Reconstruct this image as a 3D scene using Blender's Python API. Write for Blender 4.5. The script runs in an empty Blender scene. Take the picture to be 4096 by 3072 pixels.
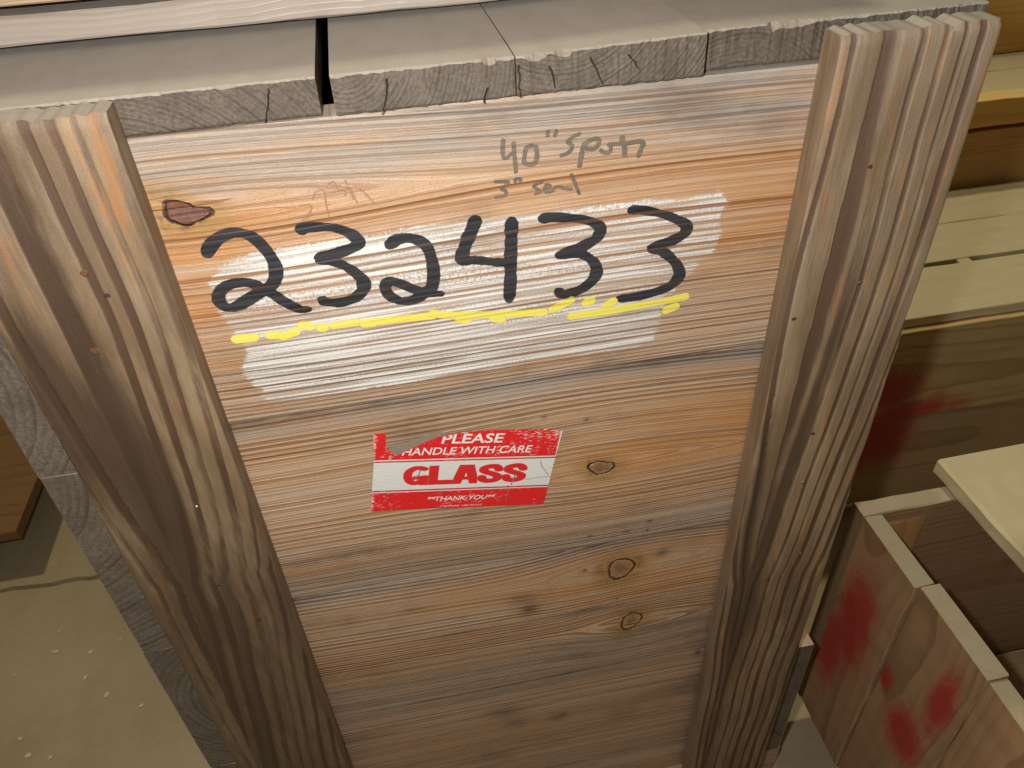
import bpy, bmesh, math, random
import numpy as np
from mathutils import Vector, Matrix
from mathutils.geometry import tessellate_polygon

random.seed(7)
np.random.seed(7)
scene = bpy.context.scene
COL = scene.collection

# ------------------------------------------------------------------ camera
CAM = Vector((0.1178, -0.3930, 0.9947))
RIGHT = Vector((0.98137, -0.18718, -0.04323))
UP = Vector((0.15041, 0.60870, 0.77901))
FWD = Vector((0.11950, 0.77101, -0.62551))
cd = bpy.data.cameras.new('camera')
cam = bpy.data.objects.new('camera', cd)
COL.objects.link(cam)
cam.matrix_world = Matrix(((RIGHT.x, UP.x, -FWD.x, CAM.x), (RIGHT.y, UP.y, -FWD.y, CAM.y), (RIGHT.z, UP.z, -FWD.z, CAM.z), (0, 0, 0, 1)))
cd.sensor_fit = 'HORIZONTAL'
cd.sensor_width = 36.0
cd.lens = 27.56
cd.clip_start = 0.01
cd.clip_end = 200.0
scene.camera = cam

# ------------------------------------------------------------------ light
world = bpy.data.worlds.new('World')
scene.world = world
world.use_nodes = True
bg = world.node_tree.nodes['Background']
bg.inputs['Color'].default_value = (1.0, 0.84, 0.56, 1)
bg.inputs['Strength'].default_value = 0.14

fl = bpy.data.lights.new('camera_flash', 'POINT')      # the camera's own flash, beside the lens
fl.energy = 13.0
fl.color = (1.0, 0.97, 0.93)
fl.shadow_soft_size = 0.010
flo = bpy.data.objects.new('camera_flash', fl)
flo.location = CAM - RIGHT * 0.045 + UP * 0.025
COL.objects.link(flo)

hb = bpy.data.lights.new('ceiling_lamp', 'AREA')       # warehouse lamp high above, behind the crate
hb.shape = 'DISK'
hb.size = 0.16
hb.energy = 40
hb.color = (1.0, 0.88, 0.58)
hbo = bpy.data.objects.new('ceiling_lamp', hb)
hbo.location = (-0.64, 0.78, 3.9)
hbo.rotation_euler = (Vector((0.2, 0.1, 0.6)) - Vector(hbo.location)).to_track_quat('-Z', 'Y').to_euler()
COL.objects.link(hbo)

hs = bpy.data.lights.new('added_right_spot', 'SPOT')        # added spot with no seen source, lights only the right-hand crates
hs.energy = 190
hs.color = hb.color
hs.spot_size = math.radians(24)
hs.spot_blend = 0.7
hs.shadow_soft_size = 0.10
hbo2 = bpy.data.objects.new('added_right_spot', hs)
hbo2.location = (1.35, 1.25, 3.9)
hbo2.rotation_euler = (Vector((0.95, 0.25, 0.3)) - Vector(hbo2.location)).to_track_quat('-Z', 'Y').to_euler()
COL.objects.link(hbo2)

vs = scene.view_settings
vs.view_transform = 'Standard'
vs.look = 'None'
vs.exposure = 0.0
vs.gamma = 1.0
vs.use_curve_mapping = False

# ------------------------------------------------------------------ node helpers
class V:
    """a shader socket with arithmetic"""
    def __init__(s, T, sock): s.T, s.s = T, sock
    def __add__(s, o): return s.T.m('ADD', s, o)
    __radd__ = __add__
    def __sub__(s, o): return s.T.m('SUBTRACT', s, o)
    def __rsub__(s, o): return s.T.m('SUBTRACT', o, s)
    def __mul__(s, o): return s.T.m('MULTIPLY', s, o)
    __rmul__ = __mul__
    def __truediv__(s, o): return s.T.m('DIVIDE', s, o)

class Tree:
    def __init__(self, name):
        self.mat = bpy.data.materials.new(name)
        self.mat.use_nodes = True
        self.nt = self.mat.node_tree
        self.bsdf = self.nt.nodes['Principled BSDF']
        self.out = self.nt.nodes['Material Output']
    def n(self, t): return self.nt.nodes.new(t)
    def put(self, sock, v):
        if isinstance(v, V): self.nt.links.new(v.s, sock)
        elif isinstance(v, (tuple, list)): sock.default_value = tuple(v) + ((1,) if len(v) == 3 and len(sock.default_value) == 4 else ())
        else: sock.default_value = v
    def m(self, op, a, b=None, c=None, clamp=False):
        k = self.n('ShaderNodeMath'); k.operation = op; k.use_clamp = clamp
        self.put(k.inputs[0], a)
        if b is not None: self.put(k.inputs[1], b)
        if c is not None: self.put(k.inputs[2], c)
        return V(self, k.outputs[0])
    def attr(self, name, kind='GEOMETRY'):
        k = self.n('ShaderNodeAttribute'); k.attribute_type = kind; k.attribute_name = name
        return V(self, k.outputs['Fac'])
    def objxyz(self):
        t = self.n('ShaderNodeTexCoord'); s = self.n('ShaderNodeSeparateXYZ')
        self.nt.links.new(t.outputs['Object'], s.inputs[0])
        return [V(self, o) for o in s.outputs]
    def normal_z(self):
        t = self.n('ShaderNodeNewGeometry'); s = self.n('ShaderNodeSeparateXYZ')
        self.nt.links.new(t.outputs['True Normal'], s.inputs[0])
        return V(self, s.outputs[2])
    def objnormal(self):
        t = self.n('ShaderNodeTexCoord'); s = self.n('ShaderNodeSeparateXYZ')
        self.nt.links.new(t.outputs['Normal'], s.inputs[0])
        return [V(self, o) for o in s.outputs]
    def rnd(self):
        return V(self, self.n('ShaderNodeObjectInfo').outputs['Random'])
    def vec(self, x, y, z=0.0):
        k = self.n('ShaderNodeCombineXYZ')
        for i, v in enumerate((x, y, z)): self.put(k.inputs[i], v)
        return V(self, k.outputs[0])
    def noise(self, x, y, z=0.0, detail=2.0, rough=0.5, scale=1.0):
        k = self.n('ShaderNodeTexNoise')
        self.put(k.inputs['Vector'], self.vec(x, y, z))
        k.inputs['Scale'].default_value = scale
        k.inputs['Detail'].default_value = detail
        k.inputs['Roughness'].default_value = rough
        return V(self, k.outputs[0])
    def white(self, x):
        k = self.n('ShaderNodeTexWhiteNoise'); k.noise_dimensions = '1D'
        self.put(k.inputs['W'], x)
        return V(self, k.outputs['Value'])
    def smooth(self, x, a, b, lo=0.0, hi=1.0):
        k = self.n('ShaderNodeMapRange'); k.interpolation_type = 'SMOOTHSTEP'
        self.put(k.inputs[0], x); self.put(k.inputs[1], a); self.put(k.inputs[2], b); self.put(k.inputs[3], lo); self.put(k.inputs[4], hi)
        return V(self, k.outputs[0])
    def mix(self, f, a, b, mode='MIX'):
        k = self.n('ShaderNodeMix'); k.data_type = 'RGBA'; k.blend_type = mode; k.clamp_factor = True
        self.put(k.inputs[0], f); self.put(k.inputs[6], a); self.put(k.inputs[7], b)
        return V(self, k.outputs[2])
    def bump(self, h, strength=0.5, dist=0.001, prev=None):
        k = self.n('ShaderNodeBump')
        k.inputs['Strength'].default_value = strength
        k.inputs['Distance'].default_value = dist
        self.put(k.inputs['Height'], h)
        if prev is not None: self.put(k.inputs['Normal'], prev)
        return V(self, k.outputs[0])
    def done(self, col, rough=0.6, normal=None, spec=0.5, alpha=None, metal=0.0):
        b = self.bsdf
        self.put(b.inputs['Base Color'], col); self.put(b.inputs['Roughness'], rough)
        self.put(b.inputs['Specular IOR Level'], spec); self.put(b.inputs['Metallic'], metal)
        if normal is not None: self.put(b.inputs['Normal'], normal)
        if alpha is not None: self.put(b.inputs['Alpha'], alpha)
        return self.mat

def rings(T, g, u, wob=0.35):
    """late-wood lines from a grain coordinate counted in rings"""
    gg = g + (T.noise(u * 3.0, g * 0.25, 3.1) - 0.5) * (wob * 2) + (T.noise(u * 22.0, g * 0.9, 7.7) - 0.5) * 0.35
    fr = T.m('FRACT', gg)
    idn = T.m('FLOOR', gg)
    amp = T.m('POWER', T.white(idn), 1.2) * 0.95 + 0.12
    lat = T.smooth(fr, 0.25, 0.88) * T.smooth(fr, 0.90, 1.0, 1.0, 0.0) * amp
    return lat, gg

def red_spots(T, col, xyz, spots, seed):
    """spray paint: soft-edged blots at given places of the object"""
    x, y, z = xyz
    m = None
    for cx, cy, cz, rx, ry, rz in spots:
        dx = (x - cx) / rx; dy = (y - cy) / ry; dz = (z - cz) / rz
        d = T.m('SQRT', dx * dx + dy * dy + dz * dz)
        d = d + (T.noise(x * 30, y * 30, z * 30 + seed) - 0.5) * 0.7
        k = T.smooth(d + (T.noise(x * 260, y * 260, z * 260, 4.0, 0.75) - 0.5) * 0.9, 0.30, 1.15, 1.0, 0.0)
        m = k if m is None else T.m('MAXIMUM', m, k)
    return T.mix(m * 0.88, col, (0.33, 0.016, 0.016))

def solid_wood(name, early, late, grey, F=260.0, dust=0.0, dustcol=(0.42, 0.40, 0.36), greyamt=0.4, endcol=0.65, er=0.5, eb=0.45, spots=None, rough=0.62, stain=0.5):
    """growth rings round a pith; the local X axis runs along the grain"""
    T = Tree(name)
    x, y, z = T.objxyz()
    r = T.rnd()
    py = T.attr('pith_y', 'OBJECT'); pz = T.attr('pith_z', 'OBJECT')
    wy = (T.noise(x * 2.2, r * 50.0, 0.0) - 0.5) * 0.030
    wz = (T.noise(x * 2.2, r * 50.0, 9.0) - 0.5) * 0.030
    a = y - py + wy; b = z - pz + wz
    rad = T.m('SQRT', a * a + b * b)
    lat, gg = rings(T, rad * F + r * 40.0, x, 0.5)
    nx, ny, nz = T.objnormal()
    end = T.smooth(T.m('ABSOLUTE', nx), 0.75, 0.9)
    fib = T.noise(x * 9.0, y * 700.0, z * 700.0, 2.0)
    blot = T.noise(x * 6.0, y * 18.0, z * 18.0 + r * 30.0, 4.0, 0.6)
    col = T.mix(lat * 0.9, early, late)
    col = T.mix(T.smooth(blot, 0.40, 0.68) * greyamt, col, grey)
    col = T.mix(T.smooth(T.noise(x * 3.0, y * 25.0, z * 25.0 + r * 70.0, 3.0), 0.52, 0.75) * stain, col, (early[0] * 0.38, early[1] * 0.34, early[2] * 0.30))
    col = T.mix((fib - 0.5) * 0.5 + 0.25, col, (early[0] * 1.15, early[1] * 1.15, early[2] * 1.15))
    # sawn ends: greyer, darker between the rings
    saw = T.noise(y * 420.0, z * 420.0, x * 420.0, 4.0, 0.8)
    ecol = T.mix(lat * er * T.smooth(T.noise(y * 60, z * 60, x * 60 + 3.0), 0.3, 0.65, 0.3, 1.0), (grey[0] * 1.0, grey[1] * 0.97, grey[2] * 0.95), (grey[0] * 0.33, grey[1] * 0.31, grey[2] * 0.31))
    ecol = T.mix(T.smooth(T.noise(y * 55, z * 55, x * 55 + 9.0, 3.0), 0.35, 0.7) * eb, ecol, (grey[0] * 0.6, grey[1] * 0.55, grey[2] * 0.5))
    ecol = T.mix(T.smooth(saw, 0.40, 0.66) * 0.75, ecol, (grey[0] * 0.45, grey[1] * 0.40, grey[2] * 0.36))
    col = T.mix(end * endcol, col, ecol)
    if spots: col = red_spots(T, col, (x, y, z), spots, 1.3)
    if dust:
        up = T.smooth(T.normal_z(), 0.55, 0.95)
        dn = T.noise(x * 40.0, y * 60.0, z * 10.0, 4.0, 0.65)
        col = T.mix(up * dust * T.smooth(dn, 0.25, 0.65, 0.78, 1.0), col, dustcol)
    h = lat * 0.8 + fib * 0.35 + end * saw * 1.5
    if dust > 0.8: h = h * (1.0 - up * 0.9)
    nrm = T.bump(h, 0.6, 0.0007)
    return T.done(col, rough + (fib - 0.5) * 0.15, nrm, 0.4)

# ------------------------------------------------------------------ mesh helpers
def link(o, parent=None):
    COL.objects.link(o)
    if parent is not None: o.parent = parent
    return o

def mesh_obj(name, verts, faces, mat, parent=None, attrs=None, smooth=False):
    me = bpy.data.meshes.new(name)
    me.from_pydata([tuple(map(float, v)) for v in verts], [], [tuple(map(int, f)) for f in faces])
    if attrs:
        for k, v in attrs.items():
            a = me.attributes.new(k, 'FLOAT', 'POINT')
            a.data.foreach_set('value', np.asarray(v, dtype=np.float32))
    if smooth: me.polygons.foreach_set('use_smooth', [True] * len(me.polygons))
    me.materials.append(mat)
    me.update()
    return link(bpy.data.objects.new(name, me), parent)

def thing(name, label, category, loc=(0, 0, 0), group=None):
    o = bpy.data.objects.new(name, None)
    o.empty_display_size = 0.05
    o.location = loc
    o['label'] = label; o['category'] = category
    if group: o['group'] = group
    return link(o)

def tag(o, label, category, group=None):
    o['label'] = label; o['category'] = category
    if group: o['group'] = group
    return o

def plank(name, L, W, H, mat, parent, centre, axis='X', ch=0.0012, jit=0.0005, pith=(0.0, -0.06), tilt=0.0, flip=False, rag=0.0):
    """sawn board L x W x H: grain along local X; axis tells where local X points in the world.
    W is the other horizontal (or the wider cross) size, H the vertical one unless the board stands."""
    rng = random.Random(int(abs(centre[0] * 7919 + centre[1] * 104729 + centre[2] * 1299709)) + len(name))
    n = max(3, min(40, int(L / 0.02)))
    w, h = W / 2, H / 2
    prof = [(-w + ch, -h), (w - ch, -h), (w, -h + ch), (w, h - ch), (w - ch, h), (-w + ch, h), (-w, h - ch), (-w, -h + ch)]
    vs_, fs_ = [], []
    for i in range(n + 1):
        x = -L / 2 + L * i / n
        oy, oz = rng.uniform(-jit, jit), rng.uniform(-jit, jit)
        for (py, pz) in prof:
            e = rng.uniform(-rag, rag) if i in (0, n) else 0.0
            vs_.append((x + e, py + oy + rng.uniform(-jit, jit) * 0.6, pz + oz * 0.5 + rng.uniform(-jit, jit) * 0.6))
    for i in range(n):
        for k in range(8):
            a, b = i * 8 + k, i * 8 + (k + 1) % 8
            fs_.append((a, a + 8, b + 8, b)[::-1])
    fs_.append(tuple(range(8))[::-1]); fs_.append(tuple(n * 8 + k for k in range(8)))
    o = mesh_obj(name, vs_, fs_, mat, parent)
    base = parent.matrix_basis.translation if parent is not None else Vector((0, 0, 0))
    o.location = Vector(centre) - base
    if axis == 'X': o.rotation_euler = (math.pi if flip else 0, tilt, 0)
    elif axis == 'Y': o.rotation_euler = (0, 0, math.pi / 2 + tilt)
    elif axis == 'Z': o.rotation_euler = (0, -math.pi / 2, tilt)
    o['pith_y'] = float(pith[0]); o['pith_z'] = float(pith[1])
    return o

def catmull(pts, k=8):
    P = [np.array(p, float) for p in pts]
    if len(P) < 3:
        return np.array([P[0] + (P[-1] - P[0]) * t for t in np.linspace(0, 1, k)])
    P = [2 * P[0] - P[1]] + P + [2 * P[-1] - P[-2]]
    out = []
    for i in range(1, len(P) - 2):
        for t in np.linspace(0, 1, k, endpoint=False):
            a, b, c, d = P[i - 1:i + 3]
            out.append(0.5 * ((2 * b) + (c - a) * t + (2 * a - 5 * b + 4 * c - d) * t * t + (3 * b - a - 3 * c + d) * t ** 3))
    out.append(P[-2])
    return np.array(out)

def seg_dist(X, Z, pts, hw):
    """distance to a polyline minus its half width (hw: array per point)"""
    best = np.full(X.shape, 1e3)
    for i in range(len(pts) - 1):
        a, b = pts[i], pts[i + 1]
        d = b - a; l2 = max(d @ d, 1e-12)
        t = np.clip(((X - a[0]) * d[0] + (Z - a[1]) * d[1]) / l2, 0, 1)
        dd = np.hypot(X - a[0] - t * d[0], Z - a[1] - t * d[1]) - (hw[i] + (hw[i + 1] - hw[i]) * t)
        best = np.minimum(best, dd)
    return best

def poly_sdf(X, Z, poly):
    P = np.array(poly); n = len(P)
    best = np.full(X.shape, 1e3); inside = np.zeros(X.shape, bool)
    for i in range(n):
        a, b = P[i], P[(i + 1) % n]
        d = b - a; l2 = max(d @ d, 1e-12)
        t = np.clip(((X - a[0]) * d[0] + (Z - a[1]) * d[1]) / l2, 0, 1)
        best = np.minimum(best, np.hypot(X - a[0] - t * d[0], Z - a[1] - t * d[1]))
        c = ((a[1] > Z) != (b[1] > Z)) & (X < (b[0] - a[0]) * (Z - a[1]) / (b[1] - a[1] + 1e-15) + a[0])
        inside ^= c
    return np.where(inside, -best, best)

def film(name, sdf, box, y, mat, parent, step=0.0007, margin=0.0008, gfun=None):
    """a thin coat (ink, paint) on the crate front: grid kept only where the coat is"""
    x0, x1, z0, z1 = box
    nx = int((x1 - x0) / step) + 2; nz = int((z1 - z0) / step) + 2
    xs = x0 + np.arange(nx) * step; zs = z0 + np.arange(nz) * step
    X, Z = np.meshgrid(xs, zs, indexing='ij')
    D = sdf(X, Z)
    keepf = np.minimum(np.minimum(D[:-1, :-1], D[1:, :-1]), np.minimum(D[:-1, 1:], D[1:, 1:])) < margin
    I = np.arange(nx * nz).reshape(nx, nz)
    F = np.stack([I[:-1, :-1], I[1:, :-1], I[1:, 1:], I[:-1, 1:]], -1)[keepf]
    used, inv = np.unique(F, return_inverse=True)
    F = inv.reshape(F.shape)
    Xf, Zf, Df = X.ravel()[used], Z.ravel()[used], D.ravel()[used]
    at = {'d': Df, 'u': Xf}
    at['g'] = gfun(Xf, Zf) if gfun else Zf * 400
    return mesh_obj(name, np.stack([Xf, np.full_like(Xf, y), Zf], -1), F, mat, parent, at)

# ------------------------------------------------------------------ measured drawing data (metres on the crate front: x, z)
DIGITS = [('2', [[(0.0195, 0.7963), (0.0224, 0.7999), (0.028, 0.8039), (0.0354, 0.8056), (0.0425, 0.8034), (0.0469, 0.7983), (0.0502, 0.7913), (0.0519, 0.7844), (0.0513, 0.7785), (0.0485, 0.7729), (0.0434, 0.7698), (0.0379, 0.7671), (0.0312, 0.7638), (0.0246, 0.7612), (0.02, 0.762), (0.0176, 0.766), (0.0187, 0.7706), (0.0234, 0.7747), (0.0307, 0.7761), (0.0368, 0.7746), (0.0418, 0.7709), (0.0466, 0.7662), (0.0526, 0.7594), (0.059, 0.7542), (0.0638, 0.7532)]]), ('3', [[(0.0696, 0.8028), (0.0729, 0.8035), (0.0792, 0.8029), (0.0862, 0.8016), (0.0928, 0.7984), (0.0975, 0.7939), (0.0985, 0.7909), (0.0948, 0.7883), (0.0863, 0.7862), (0.0787, 0.7853), (0.075, 0.785)], [(0.0756, 0.7834), (0.0818, 0.7818), (0.0878, 0.7783), (0.0936, 0.7725), (0.097, 0.7662), (0.0957, 0.7606), (0.0901, 0.7564), (0.0821, 0.7548), (0.0747, 0.7564), (0.0717, 0.7585)]]), ('2', [[(0.115, 0.7873), (0.1195, 0.7897), (0.1255, 0.7897), (0.1312, 0.7872), (0.1352, 0.7822), (0.1367, 0.7751), (0.137, 0.7671), (0.1362, 0.761), (0.1342, 0.7558), (0.1295, 0.7529), (0.1236, 0.7499), (0.1165, 0.7501), (0.1108, 0.7542), (0.1086, 0.759), (0.1096, 0.7631), (0.1136, 0.7636), (0.1201, 0.7599), (0.1267, 0.7556), (0.1327, 0.7528), (0.1401, 0.7512)]]), ('4', [[(0.1632, 0.795), (0.1613, 0.7907), (0.1582, 0.7844), (0.1549, 0.7771), (0.1533, 0.7721)], [(0.1536, 0.771), (0.161, 0.7705), (0.1703, 0.7681), (0.1809, 0.7658)], [(0.1834, 0.7913), (0.1829, 0.7825), (0.182, 0.7696), (0.1812, 0.7553), (0.1798, 0.7409)]]), ('3', [[(0.2011, 0.7912), (0.2073, 0.7911), (0.2168, 0.7893), (0.2263, 0.7868), (0.2328, 0.7831), (0.2351, 0.7795), (0.233, 0.7745), (0.2265, 0.7709), (0.2184, 0.7685), (0.2111, 0.7669)], [(0.2107, 0.7664), (0.2209, 0.7658), (0.2275, 0.7627), (0.2321, 0.7576), (0.2335, 0.7518), (0.2311, 0.7465), (0.2253, 0.7417), (0.2177, 0.7393), (0.2123, 0.7394), (0.2095, 0.7423)]]), ('3', [[(0.253, 0.7892), (0.2599, 0.7882), (0.2699, 0.785), (0.2801, 0.7801), (0.2871, 0.775), (0.2875, 0.7712), (0.283, 0.7674), (0.2748, 0.7648), (0.2661, 0.7633)], [(0.2664, 0.7621), (0.2735, 0.7595), (0.28, 0.7539), (0.2849, 0.7468), (0.2861, 0.7409), (0.2824, 0.7356), (0.274, 0.7321), (0.2636, 0.7303), (0.2531, 0.73), (0.2475, 0.7304)]])]
YELLOW = [[(0.0199, 0.74), (0.0301, 0.7396)], [(0.0389, 0.7396), (0.0427, 0.7393)], [(0.0458, 0.7376), (0.0536, 0.7396)], [(0.0583, 0.7433), (0.0626, 0.7416)], [(0.0681, 0.7398), (0.07, 0.7397)], [(0.0756, 0.7401), (0.089, 0.7401)], [(0.0931, 0.7389), (0.0986, 0.7384)], [(0.1006, 0.7387), (0.1173, 0.738), (0.1334, 0.7373)], [(0.1489, 0.7323), (0.1537, 0.7314)], [(0.1334, 0.7389), (0.1437, 0.736), (0.1681, 0.7322), (0.2007, 0.7284)], [(0.2063, 0.7298), (0.2178, 0.7343)], [(0.2272, 0.7312), (0.2306, 0.732)], [(0.2398, 0.7267), (0.2445, 0.7294)], [(0.2178, 0.7228), (0.2447, 0.7227), (0.2711, 0.7238), (0.2918, 0.7252)], [(0.2796, 0.7171), (0.2857, 0.7186)], [(0.1696, 0.7295), (0.1745, 0.7281)]]
NOTE = [[(0.1811, 0.8384), (0.1806, 0.8341), (0.1807, 0.8296), (0.1822, 0.8289), (0.185, 0.8305)], [(0.1866, 0.8362), (0.1867, 0.8306), (0.187, 0.8249), (0.1871, 0.8206)], [(0.1961, 0.8339), (0.1932, 0.8327), (0.1922, 0.8288), (0.1918, 0.8255), (0.1937, 0.8238), (0.1975, 0.8239), (0.1987, 0.8269), (0.1988, 0.8308), (0.1983, 0.8328)], [(0.205, 0.8403), (0.2048, 0.8384)], [(0.2095, 0.8399), (0.2088, 0.838)], [(0.222, 0.8371), (0.2187, 0.8361), (0.2155, 0.8338), (0.2176, 0.8319), (0.2178, 0.8294), (0.2154, 0.8274), (0.2123, 0.8265)], [(0.2247, 0.8311), (0.2235, 0.8267), (0.2223, 0.8197)], [(0.2251, 0.831), (0.2287, 0.8333), (0.232, 0.8335), (0.2327, 0.8307), (0.2305, 0.8282), (0.2263, 0.8284)], [(0.2339, 0.8269), (0.2362, 0.8252), (0.2391, 0.8253), (0.2395, 0.8282), (0.2385, 0.8294), (0.2412, 0.8294), (0.2452, 0.8291)], [(0.2456, 0.8323), (0.2458, 0.8303), (0.2469, 0.8285), (0.2475, 0.823)], [(0.2472, 0.8286), (0.252, 0.8293), (0.2564, 0.8291), (0.2577, 0.8273), (0.2568, 0.8253), (0.2554, 0.8213)], [(0.1757, 0.8163), (0.1826, 0.8151), (0.1787, 0.8116), (0.181, 0.8105), (0.1805, 0.8077), (0.1755, 0.8073)], [(0.1865, 0.8143), (0.1867, 0.8163), (0.1893, 0.816), (0.1893, 0.8141)], [(0.2014, 0.813), (0.1967, 0.811), (0.2002, 0.8075), (0.1977, 0.8065)], [(0.2031, 0.8088), (0.2059, 0.8098), (0.2037, 0.8109), (0.2025, 0.8087), (0.2033, 0.8068), (0.2068, 0.8068), (0.2085, 0.8087), (0.2111, 0.8088), (0.2137, 0.8075), (0.2177, 0.8065)], [(0.2178, 0.8149), (0.22, 0.8092), (0.2222, 0.8033)]]
PENCIL = [[(0.0721, 0.816), (0.0762, 0.8163), (0.078, 0.8147), (0.0756, 0.811), (0.0716, 0.8079), (0.0747, 0.8088), (0.0773, 0.8112)], [(0.0792, 0.8186), (0.0816, 0.8225), (0.0856, 0.8226), (0.0854, 0.8151), (0.0856, 0.8073)], [(0.0887, 0.826), (0.0917, 0.8267), (0.093, 0.8226), (0.0967, 0.8206), (0.0958, 0.8189)], [(0.0974, 0.8268), (0.1, 0.8159)], [(0.0995, 0.8217), (0.1014, 0.814)], [(0.1016, 0.8228), (0.1056, 0.8196), (0.1106, 0.8117)]]
WHITE = [(0.0161, 0.7776), (0.0226, 0.7882), (0.0456, 0.7924), (0.0803, 0.7938), (0.1029, 0.795), (0.1309, 0.7967), (0.1564, 0.7957), (0.1955, 0.7948), (0.2329, 0.7954), (0.2629, 0.7929), (0.2905, 0.7935), (0.3018, 0.7923), (0.3055, 0.7961), (0.3126, 0.7851), (0.3071, 0.777), (0.3113, 0.7673), (0.3065, 0.7539), (0.2957, 0.7449), (0.2905, 0.7368), (0.2794, 0.7268), (0.2762, 0.7099), (0.2734, 0.693), (0.2386, 0.6903), (0.2079, 0.6911), (0.1477, 0.6907), (0.0889, 0.6886), (0.0431, 0.6886), (0.0247, 0.6916), (0.0237, 0.7013), (0.0174, 0.7174), (0.0239, 0.7299), (0.0167, 0.7523)]
STICKER = [(0.0847, 0.6506), (0.0927, 0.6496), (0.0915, 0.638), (0.0897, 0.6314), (0.0924, 0.6368), (0.0941, 0.6319), (0.096, 0.6275), (0.1067, 0.6314), (0.1175, 0.636), (0.1272, 0.639), (0.1367, 0.639), (0.144, 0.6396), (0.1615, 0.6375), (0.1837, 0.6336), (0.204, 0.6297), (0.2128, 0.6259), (0.2112, 0.6187), (0.2096, 0.611), (0.2059, 0.5948), (0.2034, 0.5816), (0.1977, 0.5549), (0.1649, 0.5612), (0.1178, 0.5704), (0.0717, 0.5783), (0.076, 0.5983), (0.0814, 0.6253), (0.0832, 0.6299), (0.0836, 0.6397)]
RESID_SHADE = [(0.0924, 0.6378), (0.1047, 0.638), (0.1255, 0.6433), (0.1347, 0.6409), (0.1301, 0.6384), (0.1174, 0.6357), (0.0968, 0.628), (0.0942, 0.6324)]
NAILS_L = [(-0.0363, 0.8027), (-0.0472, 0.757), (-0.0309, 0.6299), (-0.0386, 0.5526), (-0.0225, 0.5059), (-0.03, 0.7889)]
NAILS_R = [(0.3848, 0.8067), (0.3979, 0.7292), (0.3584, 0.7089), (0.396, 0.5523), (0.3933, 0.6032), (0.412, 0.4641), (0.3878, 0.4355)]
CRACKS = [[(0.1257, 0.8782), (0.1242, 0.8678), (0.1211, 0.86)], [(0.174, 0.8676), (0.1715, 0.86)], [(0.1893, 0.8804), (0.1899, 0.874), (0.19, 0.8608)], [(0.2055, 0.8747), (0.2082, 0.8637)], [(0.2256, 0.8788), (0.2326, 0.8627)], [(0.2453, 0.8766), (0.2519, 0.8686)], [(0.0713, 0.8822), (0.0693, 0.8736), (0.0651, 0.8607)]]
STAPLES = [[(0.1113, 0.6117), (0.1097, 0.6073), (0.1054, 0.6025)], [(0.1144, 0.602), (0.1105, 0.5916)], [(0.1098, 0.602), (0.1063, 0.5964)], [(0.1779, 0.592), (0.1757, 0.5865), (0.1742, 0.5824)], [(0.1964, 0.6012), (0.1973, 0.5957), (0.2018, 0.5857)], [(0.1851, 0.5848), (0.1939, 0.585), (0.2033, 0.5839)], [(0.1719, 0.5818), (0.1711, 0.5741), (0.1692, 0.5666)]]
STICKER_ORIGIN = (0.0717, 0.5783)
FLECKS = [(-0.459, 0.3784, 0.006),
(-0.4083, 0.366, 0.004),
(-0.4058, 0.3248, 0.0045),
(-0.3701, 0.2899, 0.005),
(-0.3193, 0.2632, 0.004),
(-0.472, 0.2481, 0.004),
(-0.4545, 0.2221, 0.005),
(-0.4246, 0.2124, 0.0035),
(-0.4626, 0.4144, 0.003),
(-0.5083, 0.3511, 0.0022),
(-0.3693, 0.3787, 0.002),]


# ------------------------------------------------------------------ materials
M_CRATE = solid_wood('weathered_pine', (0.44, 0.31, 0.20), (0.26, 0.15, 0.08), (0.34, 0.31, 0.28), 300, dust=0.9)
M_SIDE = solid_wood('weathered_pine_side', (0.40, 0.29, 0.20), (0.24, 0.15, 0.09), (0.185, 0.156, 0.126), 190, er=1.25, eb=0.5, dust=0.0, endcol=1.0)
M_DECK = solid_wood('dusty_pine_deck', (0.21, 0.17, 0.125), (0.15, 0.115, 0.08), (0.145, 0.122, 0.098), 430, er=0.85, eb=0.6, dust=0.96, dustcol=(0.35, 0.325, 0.29), endcol=1.0)
M_UPPER = solid_wood('grey_pine', (0.36, 0.30, 0.25), (0.15, 0.10, 0.072), (0.33, 0.30, 0.27), 420, dust=0.5, greyamt=0.45, rough=0.38)
M_PALE = solid_wood('pale_fresh_pine', (0.50, 0.41, 0.24), (0.40, 0.28, 0.13), (0.40, 0.36, 0.26), 120, dust=0.7, dustcol=(0.30, 0.268, 0.195), greyamt=0.2, stain=0.08)
M_BROWN = solid_wood('brown_stained_pine', (0.30, 0.185, 0.075), (0.16, 0.09, 0.035), (0.20, 0.15, 0.09), 150, dust=0.4, dustcol=(0.40, 0.34, 0.22), greyamt=0.25, stain=0.45)
M_AMBER = solid_wood('amber_pine', (0.58, 0.34, 0.085), (0.42, 0.21, 0.04), (0.32, 0.2, 0.09), 110, dust=0.55, dustcol=(0.5, 0.40, 0.2), greyamt=0.2, stain=0.12)
M_RUST = None

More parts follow.
